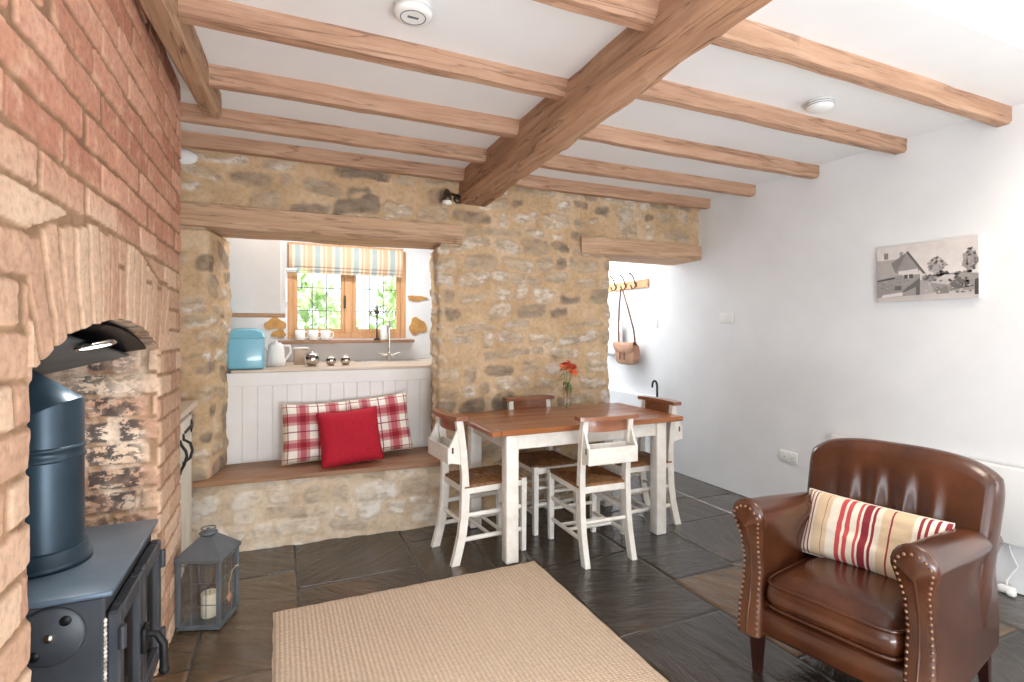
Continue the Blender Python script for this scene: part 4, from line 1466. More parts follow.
SZ = WZ0 - 0.011
for i, (xx, lb) in enumerate(((0.170, 'white mug on the window sill, leftmost of three'), (0.280, 'white mug on the window sill, middle of three'), (0.385, 'white mug on the window sill, rightmost of three'))):
    if i == 0:
        mg0 = p = thing('mug', lb, 'mug', (xx, KY - 0.08, SZ), 0, 'white mugs on the kitchen sill')
        MB().lathe([(0.038, 0), (0.042, 0.004), (0.044, 0.09), (0.040, 0.09), (0.037, 0.012), (1e-5, 0.010)], n=22).build('cup', M['ceramic'], p)
        MB().tube([(0.042, 0, 0.075), (0.064, 0, 0.07), (0.068, 0, 0.045), (0.060, 0, 0.022), (0.041, 0, 0.018)], 0.005, 8).build('handle', M['ceramic'], p)
    else:
        p = copy_tree(mg0, lb)
        p.location.x = xx
pcd = thing('sill_candle', 'white pillar candle behind the metal flower ornament on the sill', 'candle', (0.905, KY - 0.07, SZ))
MB().lathe([(0.035, 0), (0.036, 0.004), (0.036, 0.135), (0.03, 0.138), (1e-5, 0.134)], n=20).build('wax', M['ceramic'], pcd)
MB().tube([(0, 0, 0.13), (0, 0, 0.148)], 0.0015, 6).build('wick', M['iron_dark'], pcd)
orn = thing('metal_flower_ornament', 'dark metal winged flower ornament on a stem on the kitchen sill', 'ornament', (0.835, KY - 0.11, SZ))
MB().lathe([(0.03, 0), (0.03, 0.008), (0.008, 0.014), (0.006, 0.02)], n=16).tube([(0, 0, 0.01), (0, 0, 0.26)], 0.007, 8).build('stem', M['iron_dark'], orn)
wg = MB()
for (a, s1, s2) in ((25, 0.10, 0.035), (65, 0.05, 0.03), (115, 0.075, 0.02), (160, 0.07, 0.035), (200, 0.06, 0.03)):
    A = math.radians(a)
    pts = []
    for k in range(20):
        t = 2 * PI * k / 20
        px_, pz_ = s1 / 2 * (1 + math.cos(t)), s2 * math.sin(t)
        pts.append((px_ * math.cos(A) - pz_ * math.sin(A), -0.006, 0.26 + px_ * math.sin(A) + pz_ * math.cos(A)))
    wg.tube(pts, 0.004, 6, closed=True)
wg.ball((0, 0, 0.26), 0.022, 10, 8)
wg.build('petals', M['brass'], orn)

# garden beyond the kitchen window
struct(MB().box((-14, KY + 0.3, -0.3), (16, 30, -0.1)).build('ground', M['lawn']))
hr = random.Random(9)


def bush(name, loc, rx, ry, rz, label):
    m = MB()
    m.tube([(0, 0, 0), (0.02, 0, rz * 0.6), (0, 0, rz)], [0.12, 0.09, 0.04], 8, mi=1)
    for k in range(900):
        th, ph = hr.uniform(0, 2 * PI), math.acos(hr.uniform(-0.95, 1))
        q = hr.uniform(0.75, 1.05)
        c = Vector((rx * q * math.sin(ph) * math.cos(th), ry * q * math.sin(ph) * math.sin(th), rz * (1.0 + q * math.cos(ph))))
        s_ = hr.uniform(0.10, 0.24)
        R = Euler((hr.uniform(0, 6), hr.uniform(0, 6), hr.uniform(0, 6))).to_matrix()
        m.add([c + R @ Vector(p) for p in ((-s_, 0, 0), (0, -s_ * .5, 0.03), (s_, 0, 0), (0, s_ * .5, 0.03))], [[0, 1, 2, 3]])
    o = m.build(name, [M['hedge'], M['oak_y']], None, loc)
    return tag(o, label, 'tree')


bush('garden_tree', (-0.3, 13.5, -0.1), 2.0, 1.4, 1.45, 'light green garden tree seen through the left window casement')
bush('garden_tree', (4.0, 12.5, -0.1), 2.0, 1.4, 1.7, 'light green garden tree seen through the right window casement')
bush('garden_tree', (-5.2, 16.5, -0.1), 2.4, 1.4, 1.7, 'pale garden tree glimpsed at the left edge of the window')

# ------------------------------------------------------------------ dining table
TX0, TX1, TY0, TY1, TZ = 1.115, 2.52, 2.80, 3.55, 0.79
tbl = thing('dining_table', 'white painted dining table with a brown waxed pine top', 'table', ((TX0 + TX1) / 2, (TY0 + TY1) / 2, 0))
a, b2 = (TX1 - TX0) / 2, (TY1 - TY0) / 2
tt = MB()
npl = 5
for i in range(npl):
    y0 = -b2 + 2 * b2 * i / npl
    tt.box((-a + 0.06, y0 + 0.0006, TZ - 0.032), (a - 0.06, y0 + 2 * b2 / npl - 0.0006, TZ), 0.003)
for s_ in (-1, 1):
    tt.box((s_ * (a - 0.03) - 0.03, -b2, TZ - 0.032), (s_ * (a - 0.03) + 0.03, b2, TZ), 0.006)
tt.build('tabletop', M['pine_top'], tbl)
ap = MB()
ap.box((-a + 0.115, -b2 + 0.045, TZ - 0.125), (a - 0.135, -b2 + 0.065, TZ - 0.033), 0.003).box((-a + 0.115, b2 - 0.065, TZ - 0.125), (a - 0.135, b2 - 0.045, TZ - 0.033), 0.003)
ap.box((-a + 0.115, -b2 + 0.066, TZ - 0.125), (-a + 0.135, b2 - 0.066, TZ - 0.033), 0.003).box((a - 0.155, -b2 + 0.066, TZ - 0.125), (a - 0.135, b2 - 0.066, TZ - 0.033), 0.003)
ap.build('apron', M['chair_white'], tbl)
for sx in (-1, 1):
    for sy in (-1, 1):
        cx_, cy_ = (-(a - 0.142) if sx < 0 else a - 0.165), sy * (b2 - 0.064)
        MB().box((cx_ - 0.040, cy_ - 0.038, 0), (cx_ + 0.040, cy_ + 0.038, TZ - 0.033), 0.006, seg=2).build('leg', M['chair_white'], tbl)


# ------------------------------------------------------------------ chapel chairs
def sweep_rect(mb, pts, w, d, mi=0):
    """square-section member through pts; w along x, d along y"""
    vs = []
    for p in pts:
        x, y, z = p[:3]
        ww, dd_ = (p[3], p[4]) if len(p) > 3 else (w, d)
        vs += [(x - ww / 2, y - dd_ / 2, z), (x + ww / 2, y - dd_ / 2, z), (x + ww / 2, y + dd_ / 2, z), (x - ww / 2, y + dd_ / 2, z)]
    fs = [[3, 2, 1, 0], [len(vs) - 4 + k for k in range(4)]]
    for i in range(len(pts) - 1):
        for k in range(4):
            fs.append([i * 4 + k, i * 4 + (k + 1) % 4, (i + 1) * 4 + (k + 1) % 4, (i + 1) * 4 + k])
    mb.add(vs, fs, mi)


def make_chair(label):
    t = thing('dining_chair', label, 'chair', (0, 0, 0), 0, 'white chapel chairs around the dining table')
    W2 = M['chair_white']
    for s_ in (-1, 1):
        m = MB()
        sweep_rect(m, [(s_ * 0.160, 0.198, 0, .030, .030), (s_ * 0.160, 0.198, 0.455, .036, .036)], .036, .036)
        m.build('leg', W2, t)
        m = MB()
        pts = []
        for z, y in ((0, -0.262), (0.08, -0.240), (0.17, -0.218), (0.28, -0.203), (0.40, -0.197), (0.52, -0.199), (0.66, -0.210), (0.78, -0.226), (0.845, -0.236)):
            pts.append((s_ * (0.160 - 0.006 * z), y, z, 0.034, 0.050 if z < 0.5 else 0.042))
        sweep_rect(m, pts, .034, .05)
        m.build('leg', W2, t)
    # seat frame
    m = MB()
    m.box((-0.160, 0.185, 0.405), (0.160, 0.209, 0.448), 0.004).box((-0.160, -0.207, 0.405), (0.160, -0.185, 0.448), 0.004)
    for s_ in (-1, 1):
        m.box((s_ * 0.160 - 0.012, -0.197, 0.405), (s_ * 0.160 + 0.012, 0.197, 0.448), 0.004)
    m.build('seat_frame', W2, t)
    # rush seat: ropes running round, meeting on the diagonals
    m = MB()
    N = 14
    hx_, hy_ = 0.178, 0.206
    vs, fs = [], []
    for i in range(2 * N + 1):
        q = 1 - i / (2 * N + 0.4)
        z = 0.452 + (0.006 if i % 2 else 0.0) + 0.022 * (1 - q) ** 0.8 * (0.35 + 0.65 * q) - 0.0
        if i == 0:
            z = 0.444
        vs += [(-hx_ * q, -hy_ * q, z), (hx_ * q, -hy_ * q, z), (hx_ * q, hy_ * q, z), (-hx_ * q, hy_ * q, z)]
    for i in range(2 * N):
        for k in range(4):
            fs.append([i * 4 + k, i * 4 + (k + 1) % 4, (i + 1) * 4 + (k + 1) % 4, (i + 1) * 4 + k])
    fs.append([2 * N * 4 + k for k in range(4)])
    fs.append([3, 2, 1, 0])
    m.add(vs, fs)
    m.build('rush_seat', M['rush'], t)
    # stretchers
    for s_ in (-1, 1):
        for z, y in ((0.135, -0.226), (0.275, -0.204)):
            MB().tube([(s_ * 0.160, 0.198, z), (s_ * 0.159, y, z + 0.004)], 0.0125, 10, squash=(0.75, 1.15)).build('stretcher', W2, t)
    for y, z in ((0.198, 0.20), (0.198, 0.31), (-0.207, 0.235)):
        MB().tube([(-0.160, y, z), (0.160, y, z)], 0.0115, 10).build('stretcher', W2, t)
    MB().tube([(-0.160, -0.03, 0.137), (0.160, -0.03, 0.137)], 0.0115, 10).tube([(-0.160, 0.06, 0.137), (0.160, 0.06, 0.137)], 0.0115, 10).build('stretcher', W2, t)
    # top rail: curved cap with a curved board below it
    m = MB()

    def rail(y_in, y_out, z0, z1, hw, n=16):
        pv = []
        for i in range(n + 1):
            u = -1 + 2 * i / n
            cy = -0.236 - 0.030 * (1 - u * u) + 0.008
            pv.append([(u * hw, cy + y_in, z0), (u * hw, cy + y_out, z0), (u * hw, cy + y_out, z1), (u * hw, cy + y_in, z1)])
        vv = [p for r in pv for p in r]
        ff = [[3, 2, 1, 0], [n * 4 + k for k in range(4)]]
        for i in range(n):
            for k in range(4):
                ff.append([i * 4 + k, i * 4 + (k + 1) % 4, (i + 1) * 4 + (k + 1) % 4, (i + 1) * 4 + k])
        m.add(vv, ff)
    rail(0.032, -0.040, 0.846, 0.870, 0.200)
    rail(0.012, -0.006, 0.775, 0.847, 0.142)
    m.build('top_rail', M['pine_rail'], t)
    # book box on the back
    m = MB()
    for s_ in (-1, 1):
        x0, x1 = s_ * 0.154, s_ * 0.168
        m.prism([(-0.222, 0.585), (-0.292, 0.60), (-0.300, 0.690), (-0.280, 0.725), (-0.243, 0.805), (-0.232, 0.805)], min(x0, x1), max(x0, x1), 'x')
    m.box((-0.168, -0.308, 0.595), (0.168, -0.292, 0.692), 0.003)
    m.box((-0.154, -0.292, 0.597), (0.154, -0.222, 0.607))
    m.box((-0.154, -0.226, 0.597), (0.154, -0.212, 0.70), 0.002)
    bx = m.build('book_box', W2, t)
    for s_ in (-1, 1):
        MB().box((s_ * 0.168 - 0.0012, -0.283, 0.655), (s_ * 0.168 + 0.0012, -0.272, 0.690)).build('slot', M['slot'], bx)
    return t


ch1 = make_chair('white chapel chair in front of the table, its back to the camera')
ch1.location = (1.795, 2.868, 0.001)
ch1.rotation_euler = (0, 0, math.radians(-2))
ch2 = copy_tree(ch1, 'white chapel chair at the left end of the table, next to the window seat')
ch2.location = (1.185, 3.125, 0.001)
ch2.rotation_euler = (0, 0, math.radians(-90 + 5))
ch3 = copy_tree(ch1, 'white chapel chair behind the table, its back against the stone wall')
ch3.location = (1.735, 3.365, 0.001)
ch3.rotation_euler = (0, 0, math.radians(180))
ch4 = copy_tree(ch1, 'white chapel chair at the right end of the table, by the doorway')
ch4.location = (2.325, 3.105, 0.001)
ch4.rotation_euler = (0, 0, math.radians(90))

# vase with flowers
VX, VY = 1.93, 3.36
vz = thing('glass_vase', 'slim clear glass vase on the dining table', 'vase', (VX, VY, TZ + 0.001))
MB().lathe([(0.030, 0), (0.033, 0.004), (0.031, 0.05), (0.036, 0.165), (0.0335, 0.165), (0.0285, 0.05), (0.028, 0.012), (1e-5, 0.010)], n=28).build('body', M['glass'], vz)
fr_ = random.Random(5)


def flower(dx, dy, hgt, mat, seed, lb):
    f = thing('flower', lb, 'flower', (VX, VY, TZ + 0.016), 0, 'orange flowers in the glass vase')
    r = random.Random(seed)
    p = [(dx * -0.15, dy * -0.15, 0.0), (dx * 0.15, dy * 0.15, 0.14), (dx * 0.6, dy * 0.6, hgt * 0.75), (dx, dy, hgt)]
    MB().tube(p, 0.0028, 6).build('stem', M['stem'], f)
    m = MB()
    for c in range(4):
        c0 = Vector((dx + r.uniform(-.022, .022), dy + r.uniform(-.02, .02), hgt + r.uniform(-0.008, 0.022)))
        ax = Euler((r.uniform(-0.9, 0.9), r.uniform(-0.9, 0.9), r.uniform(0, 6))).to_matrix().to_4x4()
        for k in range(6):
            Mk = Matrix.Translation(c0) @ ax @ Matrix.Rotation(k * PI / 3, 4, 'Z')
            m.grid(lambda u, v: ((v - 0.5) * 0.024 * math.sin(PI * min(1, 0.12 + 0.88 * u)), 0.036 * u, 0.026 * u ** 0.6 - 0.016 * u * u + 0.003 * (2 * v - 1) ** 2), 5, 3, M=Mk)
    m.build('bloom', mat, f)
    m = MB()
    for k in range(3):
        a0 = r.uniform(0, 2 * PI)
        L = r.uniform(0.06, 0.12)
        z0 = hgt * r.uniform(0.55, 0.95)
        t_ = z0 / hgt
        dr_ = Vector((math.cos(a0), math.sin(a0), 0))
        sd_ = Vector((-dr_.y, dr_.x, 0))
        drp = r.uniform(0.3, 1.0)
        m.grid(lambda u, v: tuple(Vector((dx * t_ * .8, dy * t_ * .8, z0)) + dr_ * (L * u) + Vector((0, 0, 0.05 * u - drp * 0.12 * u * u)) + sd_ * ((v - .5) * 0.016 * math.sin(PI * min(1, 0.08 + .92 * u)))), 8, 2)
    m.build('leaf', M['leaf'], f)


for i, (dx, dy, hg_, mt, lb) in enumerate(((-0.026, 0.0, 0.272, 'petal', 'orange flower at the left of the bunch in the glass vase'), (0.008, 0.018, 0.298, 'petal_red', 'tallest scarlet flower in the middle of the glass vase bunch'), (0.012, -0.024, 0.262, 'petal', 'orange flower at the front of the bunch in the glass vase'), (0.044, 0.0, 0.268, 'petal_red', 'scarlet flower at the right of the bunch in the glass vase'))):
    flower(dx, dy, hg_, M[mt], 20 + i, lb)

# ------------------------------------------------------------------ jute rug
rg = MB()


def rugf(z):
    def f(u, v):
        x0, y0 = -0.025, -1.0
        xx, yy = x0 + 1.41 * u, y0 + 3.80 * v
        e_ = 0.0015 * math.sin(yy * 31 + xx) if u in (0, 1) else 0.0
        e2 = 0.0015 * math.sin(xx * 29) if v in (0, 1) else 0.0
        edge = min(u * 1.41, (1 - u) * 1.41, v * 3.8, (1 - v) * 3.8)
        return (xx + e_, yy + e2, z * (0.35 if edge < 0.004 else 1.0) + 0.0008 * math.sin(xx * 60) * (z > 0.005))
    return f


rg.grid(rugf(0.016), 70, 150)
rg.grid(rugf(0.003), 70, 150)
bd = MB()
tag(rg.build('jute_rug', M['rug']), 'large beige woven jute rug on the slate floor', 'rug')

# ------------------------------------------------------------------ leather armchair
AC = thing('leather_armchair', 'brown leather armchair with nail head trim in front of the white wall', 'armchair', (2.13, 1.31, 0.001), math.radians(-79))
LT = M['leather']
AC.scale = (0.94, 1, 1)
AC.location.y += 0.018
# seat base and front apron
m = MB()
m.box((-0.29, -0.345, 0.165), (0.29, 0.30, 0.275), 0.025, seg=3)
m.build('seat_base', LT, AC)


def rbox(mb, lo_, hi_, r, crown=0.0, n=14, Mx=None):
    """soft cushion block with rounded edges and a crowned top"""
    c = [(lo_[i] + hi_[i]) / 2 for i in range(3)]
    h_ = [(hi_[i] - lo_[i]) / 2 for i in range(3)]

    def f(u, v):
        th, ph = 2 * PI * u, PI * (v - 0.5)
        e1, e2 = 0.22, 0.42
        sg = lambda t, e: math.copysign(abs(t) ** e, t)
        x_ = h_[0] * sg(math.cos(ph), e2) * sg(math.cos(th), e1)
        y_ = h_[1] * sg(math.cos(ph), e2) * sg(math.sin(th), e1)
        z_ = h_[2] * sg(math.sin(ph), 0.75)
        if z_ > 0:
            z_ += crown * (1 - (x_ / h_[0]) ** 2) * (1 - (y_ / h_[1]) ** 2)
        return (c[0] + x_, c[1] + y_, c[2] + z_)
    mb.grid(f, 64, 28, M=Mx, closeu=True)


m = MB()
rbox(m, (-0.250, -0.376, 0.275), (0.250, 0.24, 0.420), 0.04, 0.024)
sc2 = m.build('seat_cushion', LT, AC, weld=True)


def ring_pts(zf, n=80, hx_=0.245, hy0=-0.366, hy1=0.234):
    out = []
    cy_, hh_ = (hy0 + hy1) / 2, (hy1 - hy0) / 2
    for k in range(n):
        th = 2 * PI * k / n
        sg = lambda t, e: math.copysign(abs(t) ** e, t)
        out.append((hx_ * sg(math.cos(th), 0.22), cy_ + hh_ * sg(math.sin(th), 0.22), zf))
    return out


MB().tube(ring_pts(0.392), 0.0065, 8, closed=True).tube(ring_pts(0.303), 0.0065, 8, closed=True).build('piping', LT, sc2)


# arms: rolled top, front panel with nail heads
def arm_section(s_):
    """outline of the arm front, from inner bottom over the roll to outer bottom (x, z)"""
    pts = [(0.250, 0.17), (0.253, 0.30), (0.254, 0.42), (0.250, 0.52), (0.240, 0.575)]
    cx_, cz_, r = 0.292, 0.636, 0.066
    for a_ in range(205, -45, -18):
        A = math.radians(a_)
        pts.append((cx_ + r * math.cos(A), cz_ + r * math.sin(A)))
    pts += [(0.336, 0.55), (0.334, 0.46), (0.340, 0.36), (0.346, 0.27), (0.344, 0.17)]
    return [(s_ * p[0], p[1]) for p in pts]


def front_y(z):
    t = (z - 0.17) / 0.52
    return -0.345 - 0.022 * math.cos(t * 2 * PI) * 1.0 - 0.022 * t


for s_ in (-1, 1):
    sec = arm_section(s_)
    m = MB()
    ns = len(sec)
    stations = [-0.33, -0.20, -0.05, 0.10, 0.22, 0.33]
    vs, fs = [], []
    for j, y in enumerate(stations):
        t = j / (len(stations) - 1)
        for (x_, z_) in sec:
            yy = front_y(z_) + 0.012 if j == 0 else y
            drop = 0.085 * t * max(0, (z_ - 0.4)) / 0.29
            vs.append((x_ * (1 - 0.03 * t), yy, z_ - drop))
    for j in range(len(stations) - 1):
        for k in range(ns - 1):
            fs.append([j * ns + k, j * ns + k + 1, (j + 1) * ns + k + 1, (j + 1) * ns + k])
    m.add(vs, fs, 0, True)
    m.add([vs[(len(stations) - 1) * ns + k] for k in range(ns)], [list(range(ns))])
    arm = m.build('arm', LT, AC)
    # padded front panel
    m = MB()
    cx_ = sum(p[0] for p in sec) / ns
    sc_in = [(cx_ + (p[0] - cx_) * 1.04, p[1] + (0.004 if p[1] > 0.6 else 0)) for p in sec]
    layers = [(1.04, 0.014), (1.06, 0.0), (1.03, -0.012), (0.90, -0.020), (0.55, -0.024), (0.0, -0.025)]
    vs, fs = [], []
    for (q, dy) in layers:
        for p in sec:
            # shrink toward the spine of the panel
            spine_x = s_ * 0.295
            zz = p[1] if p[1] < 0.6 else 0.6 + (p[1] - 0.6) * (q if q > 0.3 else q)
            vs.append((spine_x + (p[0] - spine_x) * q, front_y(p[1]) + dy, zz))
    for j in range(len(layers) - 1):
        for k in range(ns - 1):
            fs.append([j * ns + k, j * ns + k + 1, (j + 1) * ns + k + 1, (j + 1) * ns + k])
    m.add(vs, fs, 0, True)
    pnl = m.build('front_panel', LT, arm)
    # nail heads in two rows, following the edge
    nl = MB()
    acc = 0.0
    prev = None
    for q, stepn in ((0.80, 0.0215),):
        path = []
        for p in sec:
            zz = p[1] if p[1] < 0.6 else 0.6 + (p[1] - 0.6) * q
            path.append(Vector((s_ * 0.295 + (p[0] - s_ * 0.295) * q, front_y(p[1]) - 0.0215, zz)))
        left = 0.012
        for i in range(len(path) - 1):
            d_ = path[i + 1] - path[i]
            L = d_.length
            while left < L:
                c = path[i] + d_ * (left / L)
                nl.ball((c.x, c.y, c.z), (0.0056, 0.0048, 0.0056), 10, 6)
                left += stepn
            left -= L
    nl.build('nail_heads', M['nail'], arm)
    ln_ = MB()
    ln_.tube([(s_ * 0.295, front_y(z) - 0.0245, z) for z in [0.18 + 0.02 * i for i in range(22)]], 0.005, 8)
    ln_.build('piping', LT, arm)


# back: crested, slightly wrapped, with soft vertical gathers low down
def back_pt(u, v, side):
    a_ = 2 * u - 1
    # half width widens upward, top corners rounded
    z0, z1 = 0.30, 0.855
    hw = 0.305 + 0.028 * v
    xx = hw * a_
    top = 1.0 - 0.085 * abs(a_) ** 3.2 - 0.035 * abs(a_) ** 12
    z_ = z0 + (z1 - z0) * v * top + (0.0)
    yf = 0.105 + 0.125 * v - 0.055 * abs(a_) ** 4 * (1 - 0.6 * v)
    if side == 0:
        gath = 0.016 * math.cos(a_ * 19) * math.exp(-((a_) / 0.62) ** 4) * max(0, 1 - abs(v - 0.52) / 0.40)
        yf += gath - 0.022 * (1 - a_ * a_) * math.sin(PI * min(1, v * 1.0)) * 0.0
        return (xx, yf, z_)
    return (xx * 1.0, 0.235 + 0.125 * v - 0.01 * a_ ** 2, z_ - 0.0)


m = MB()
NU, NV = 60, 36


def roll(t):   # cross profile from front (0) over the edge to back (1)
    return t


m.grid(lambda u, v: back_pt(u, v, 0), NU, NV)
m.grid(lambda u, v: back_pt(u, v, 1), NU, NV)
# rounded rim joining front and back along sides and top
rim = [(0.0, j / NV) for j in range(NV)] + [(i / NU, 1.0) for i in range(NU)] + [(1.0, 1 - j / NV) for j in range(NV + 1)]
nr = 8
vs, fs = [], []
for (u, v) in rim:
    p0, p1 = Vector(back_pt(u, v, 0)), Vector(back_pt(u, v, 1))
    out = Vector((0, 0, 0))
    a_ = 2 * u - 1
    if u in (0.0, 1.0) and v < 1:
        out = Vector((math.copysign(1, a_), 0, 0))
        if v > 0.86:
            out = Vector((math.copysign(1 - (v - 0.86) * 3.5, a_), 0, (v - 0.86) * 3.5)).normalized()
    else:
        out = Vector((a_ * abs(a_) ** 5 * 0.9, 0, 1)).normalized()
    for k in range(nr + 1):
        t = k / nr
        vs.append(p0.lerp(p1, t) + out * (0.036 * math.sin(PI * t) ** 0.8))
for i in range(len(rim) - 1):
    for k in range(nr):
        fs.append([i * (nr + 1) + k, i * (nr + 1) + k + 1, (i + 1) * (nr + 1) + k + 1, (i + 1) * (nr + 1) + k])
m.add(vs, fs, 0, True)
bk = m.build('backrest', LT, AC, weld=True)
# outer back skirt down to the legs
m = MB()
m.grid(lambda u, v: ((0.322 - 0.01 * v) * math.copysign(abs(math.cos(PI * u)) ** 0.35, math.cos(PI * u)), 0.20 + 0.135 * math.sin(PI * u) ** 0.35 + 0.03 * v, 0.165 + 0.30 * v), 40, 8)
m.build('back_skirt', LT, AC)
m = MB()
for sx in (-1, 1):
    for (yy, sl) in ((-0.315, 0.0), (0.27, 0.03)):
        m = MB()
        sweep_rect(m, [(sx * 0.295, yy + sl * 1.6, 0, .030, .030), (sx * 0.295, yy, 0.172, .048, .048)], .04, .04)
        m.build('leg', M['dark_mahogany'], AC)

# striped lumbar cushion on the armchair
ang = math.radians(-79)


def ac(x_, y_):
    return (2.13 + x_ * math.cos(ang) - y_ * math.sin(ang), 1.31 + x_ * math.sin(ang) + y_ * math.cos(ang))


pc = ac(-0.025, 0.030)
cushion('striped_cushion', 'cream, beige and red striped oblong cushion on the leather armchair', 'cushion', (pc[0], pc[1], 0.545), (math.radians(-24), math.radians(1.5), ang + math.radians(3)), 0.50, 0.268, 0.155, M['stripe_cushion'], wr=0.022, seed=11, pinch=0.04)

# ------------------------------------------------------------------ right wall fittings
hp_ = thing('panel_heater', 'white flat panel heater low on the right wall behind the armchair', 'heater', (RX - 0.0, 1.62, 0.26))
MB().box((-0.062, -0.80, 0.0), (-0.020, 0.80, 0.40), 0.006, seg=2).build('panel', M['white_plastic'], hp_)
MB().box((-0.020, -0.6, 0.06), (0.0, -0.54, 0.34)).box((-0.020, 0.54, 0.06), (0.0, 0.60, 0.34)).build('bracket', M['white_plastic'], hp_)
MB().tube([(-0.035, -0.155, 0.0), (-0.036, -0.165, -0.05), (-0.032, -0.19, -0.11), (-0.035, -0.165, -0.16), (-0.042, -0.15, -0.20), (-0.050, -0.155, -0.235)], 0.004, 8).build('cord', M['white_plastic'], hp_)
MB().box((-0.075, -0.190, -0.258), (-0.030, -0.12, -0.222), 0.010, seg=2).box((-0.09, -0.20, -0.2585), (-0.055, -0.165, -0.235), 0.008, seg=2).build('plug', M['white_plastic'], hp_)

# canvas photograph of the village street
PX0, PX1, PZ0, PZ1 = 1.595, 2.131, 1.552, 1.896
pw, ph = PX1 - PX0, PZ1 - PZ0
pic = thing('canvas_picture', 'sepia canvas photograph of village cottages on the right wall', 'picture', (RX, (PX0 + PX1) / 2, (PZ0 + PZ1) / 2))
MB().box((-0.030, -pw / 2, -ph / 2), (0.0, pw / 2, ph / 2), 0.002).build('canvas', M['cotton'], pic)


def gm(v):
    nm = 'print_%d' % v
    if nm not in M:
        M[nm] = plain(nm, (v, int(v * .965), int(v * .945)), (int(v * .95), int(v * .915), int(v * .895)), nscale=14, rough=0.8)
    return M[nm]


lev = [228, 206, 184, 162, 140, 112, 84]
pr = MB()


def shp(pts, l, k):
    # pts in the print's own frame: u 0..1 left to right (seen from the room), v 0..1 upward
    d_ = -0.0303 - 0.00012 * k
    q = [(pw / 2 - u * pw, v * ph - ph / 2) for u, v in pts]
    n_ = len(q)
    pr.add([(d_, a_, b_) for a_, b_ in q] + [(-0.029, a_, b_) for a_, b_ in q], [list(range(n_)), list(range(2 * n_ - 1, n_ - 1, -1))] + [[i, (i + 1) % n_, n_ + (i + 1) % n_, n_ + i] for i in range(n_)], l)


def blob(cu, cv, ru, rv, l, k, s=0):
    shp([(min(.998, max(.002, cu + ru * math.cos(t) * (1 + .16 * math.sin(5 * t + s)))), min(.998, max(.002, cv + rv * math.sin(t) * (1 + .13 * math.sin(7 * t + s))))) for t in [2 * PI * i / 26 for i in range(26)]], l, k)


shp([(0.002, 0.002), (0.998, 0.002), (0.998, 0.998), (0.002, 0.998)], 0, 0)
shp([(0.002, 0.002), (0.998, 0.002), (0.998, 0.16), (0.5, 0.14), (0.002, 0.08)], 1, 1)
blob(0.62, 0.58, 0.085, 0.13, 2, 1, 1)
blob(0.925, 0.62, 0.072, 0.17, 3, 1, 2)
r5 = random.Random(8)
for q in range(46):
    a_, d_ = r5.uniform(0, 2 * PI), r5.uniform(0.2, 1.05)
    blob(0.62 + 0.095 * d_ * math.cos(a_), 0.58 + 0.14 * d_ * math.sin(a_), r5.uniform(.006, .018), r5.uniform(.01, .03), r5.choice([2, 3, 1]), 2, q)
    blob(0.93 + 0.062 * d_ * math.cos(a_), 0.62 + 0.19 * d_ * math.sin(a_), r5.uniform(.006, .016), r5.uniform(.01, .03), r5.choice([3, 4, 2]), 2, q)
    blob(r5.uniform(0.50, 0.98), r5.uniform(0.36, 0.45), r5.uniform(.008, .022), r5.uniform(.01, .035), r5.choice([3, 4, 5]), 6, q)
    blob(r5.uniform(0.48, 0.95), r5.uniform(0.12, 0.34), r5.uniform(.006, .02), r5.uniform(.006, .02), r5.choice([1, 2, 3, 4, 5]), 10, q)
    blob(r5.uniform(0.01, 0.42), r5.uniform(0.16, 0.40), r5.uniform(.006, .02), r5.uniform(.005, .012), r5.choice([2, 4, 3]), 7, q)
blob(0.67, 0.43, 0.06, 0.05, 4, 2, 3)
shp([(0.48, 0.12), (0.48, 0.42), (0.72, 0.44), (0.998, 0.40), (0.998, 0.14)], 3, 2)
shp([(0.002, 0.08), (0.002, 0.42), (0.20, 0.46), (0.46, 0.46), (0.46, 0.10)], 3, 3)
shp([(0.002, 0.42), (0.002, 0.76), (0.22, 0.76), (0.28, 0.46), (0.19, 0.46)], 2, 4)
shp([(0.16, 0.70), (0.22, 0.76), (0.32, 0.86), (0.24, 0.50), (0.20, 0.52)], 4, 5)
shp([(0.21, 0.50), (0.33, 0.88), (0.46, 0.54), (0.44, 0.50)], 3, 6)
shp([(0.32, 0.86), (0.335, 0.89), (0.52, 0.46), (0.49, 0.46)], 5, 7)
shp([(0.24, 0.48), (0.44, 0.50), (0.44, 0.56), (0.24, 0.54)], 0, 8)
shp([(0.30, 0.40), (0.39, 0.40), (0.39, 0.47), (0.30, 0.47)], 6, 8)
shp([(0.335, 0.40), (0.35, 0.40), (0.35, 0.47), (0.335, 0.47)], 1, 9)
shp([(0.20, 0.20), (0.27, 0.20), (0.27, 0.28), (0.20, 0.28)], 5, 8)
shp([(0.28, 0.18), (0.46, 0.40), (0.46, 0.10), (0.42, 0.10), (0.42, 0.24), (0.30, 0.16)], 5, 8)
shp([(0.002, 0.40), (0.20, 0.44), (0.20, 0.41), (0.002, 0.375)], 6, 8)
shp([(0.05, 0.08), (0.28, 0.10), (0.28, 0.16), (0.07, 0.13)], 0, 9)
shp([(0.08, 0.78), (0.125, 0.78), (0.125, 0.89), (0.08, 0.89)], 4, 8)
shp([(0.25, 0.80), (0.285, 0.80), (0.285, 0.88), (0.25, 0.88)], 3, 4)
shp([(0.46, 0.10), (0.46, 0.36), (0.56, 0.30), (0.60, 0.12)], 2, 7)
shp([(0.62, 0.10), (0.62, 0.22), (0.72, 0.22), (0.74, 0.10)], 4, 8)
shp([(0.76, 0.16), (0.76, 0.28), (0.84, 0.36), (0.90, 0.26), (0.90, 0.18)], 5, 8)
shp([(0.83, 0.42), (0.93, 0.42), (0.97, 0.28), (0.90, 0.26), (0.86, 0.34)], 3, 9)
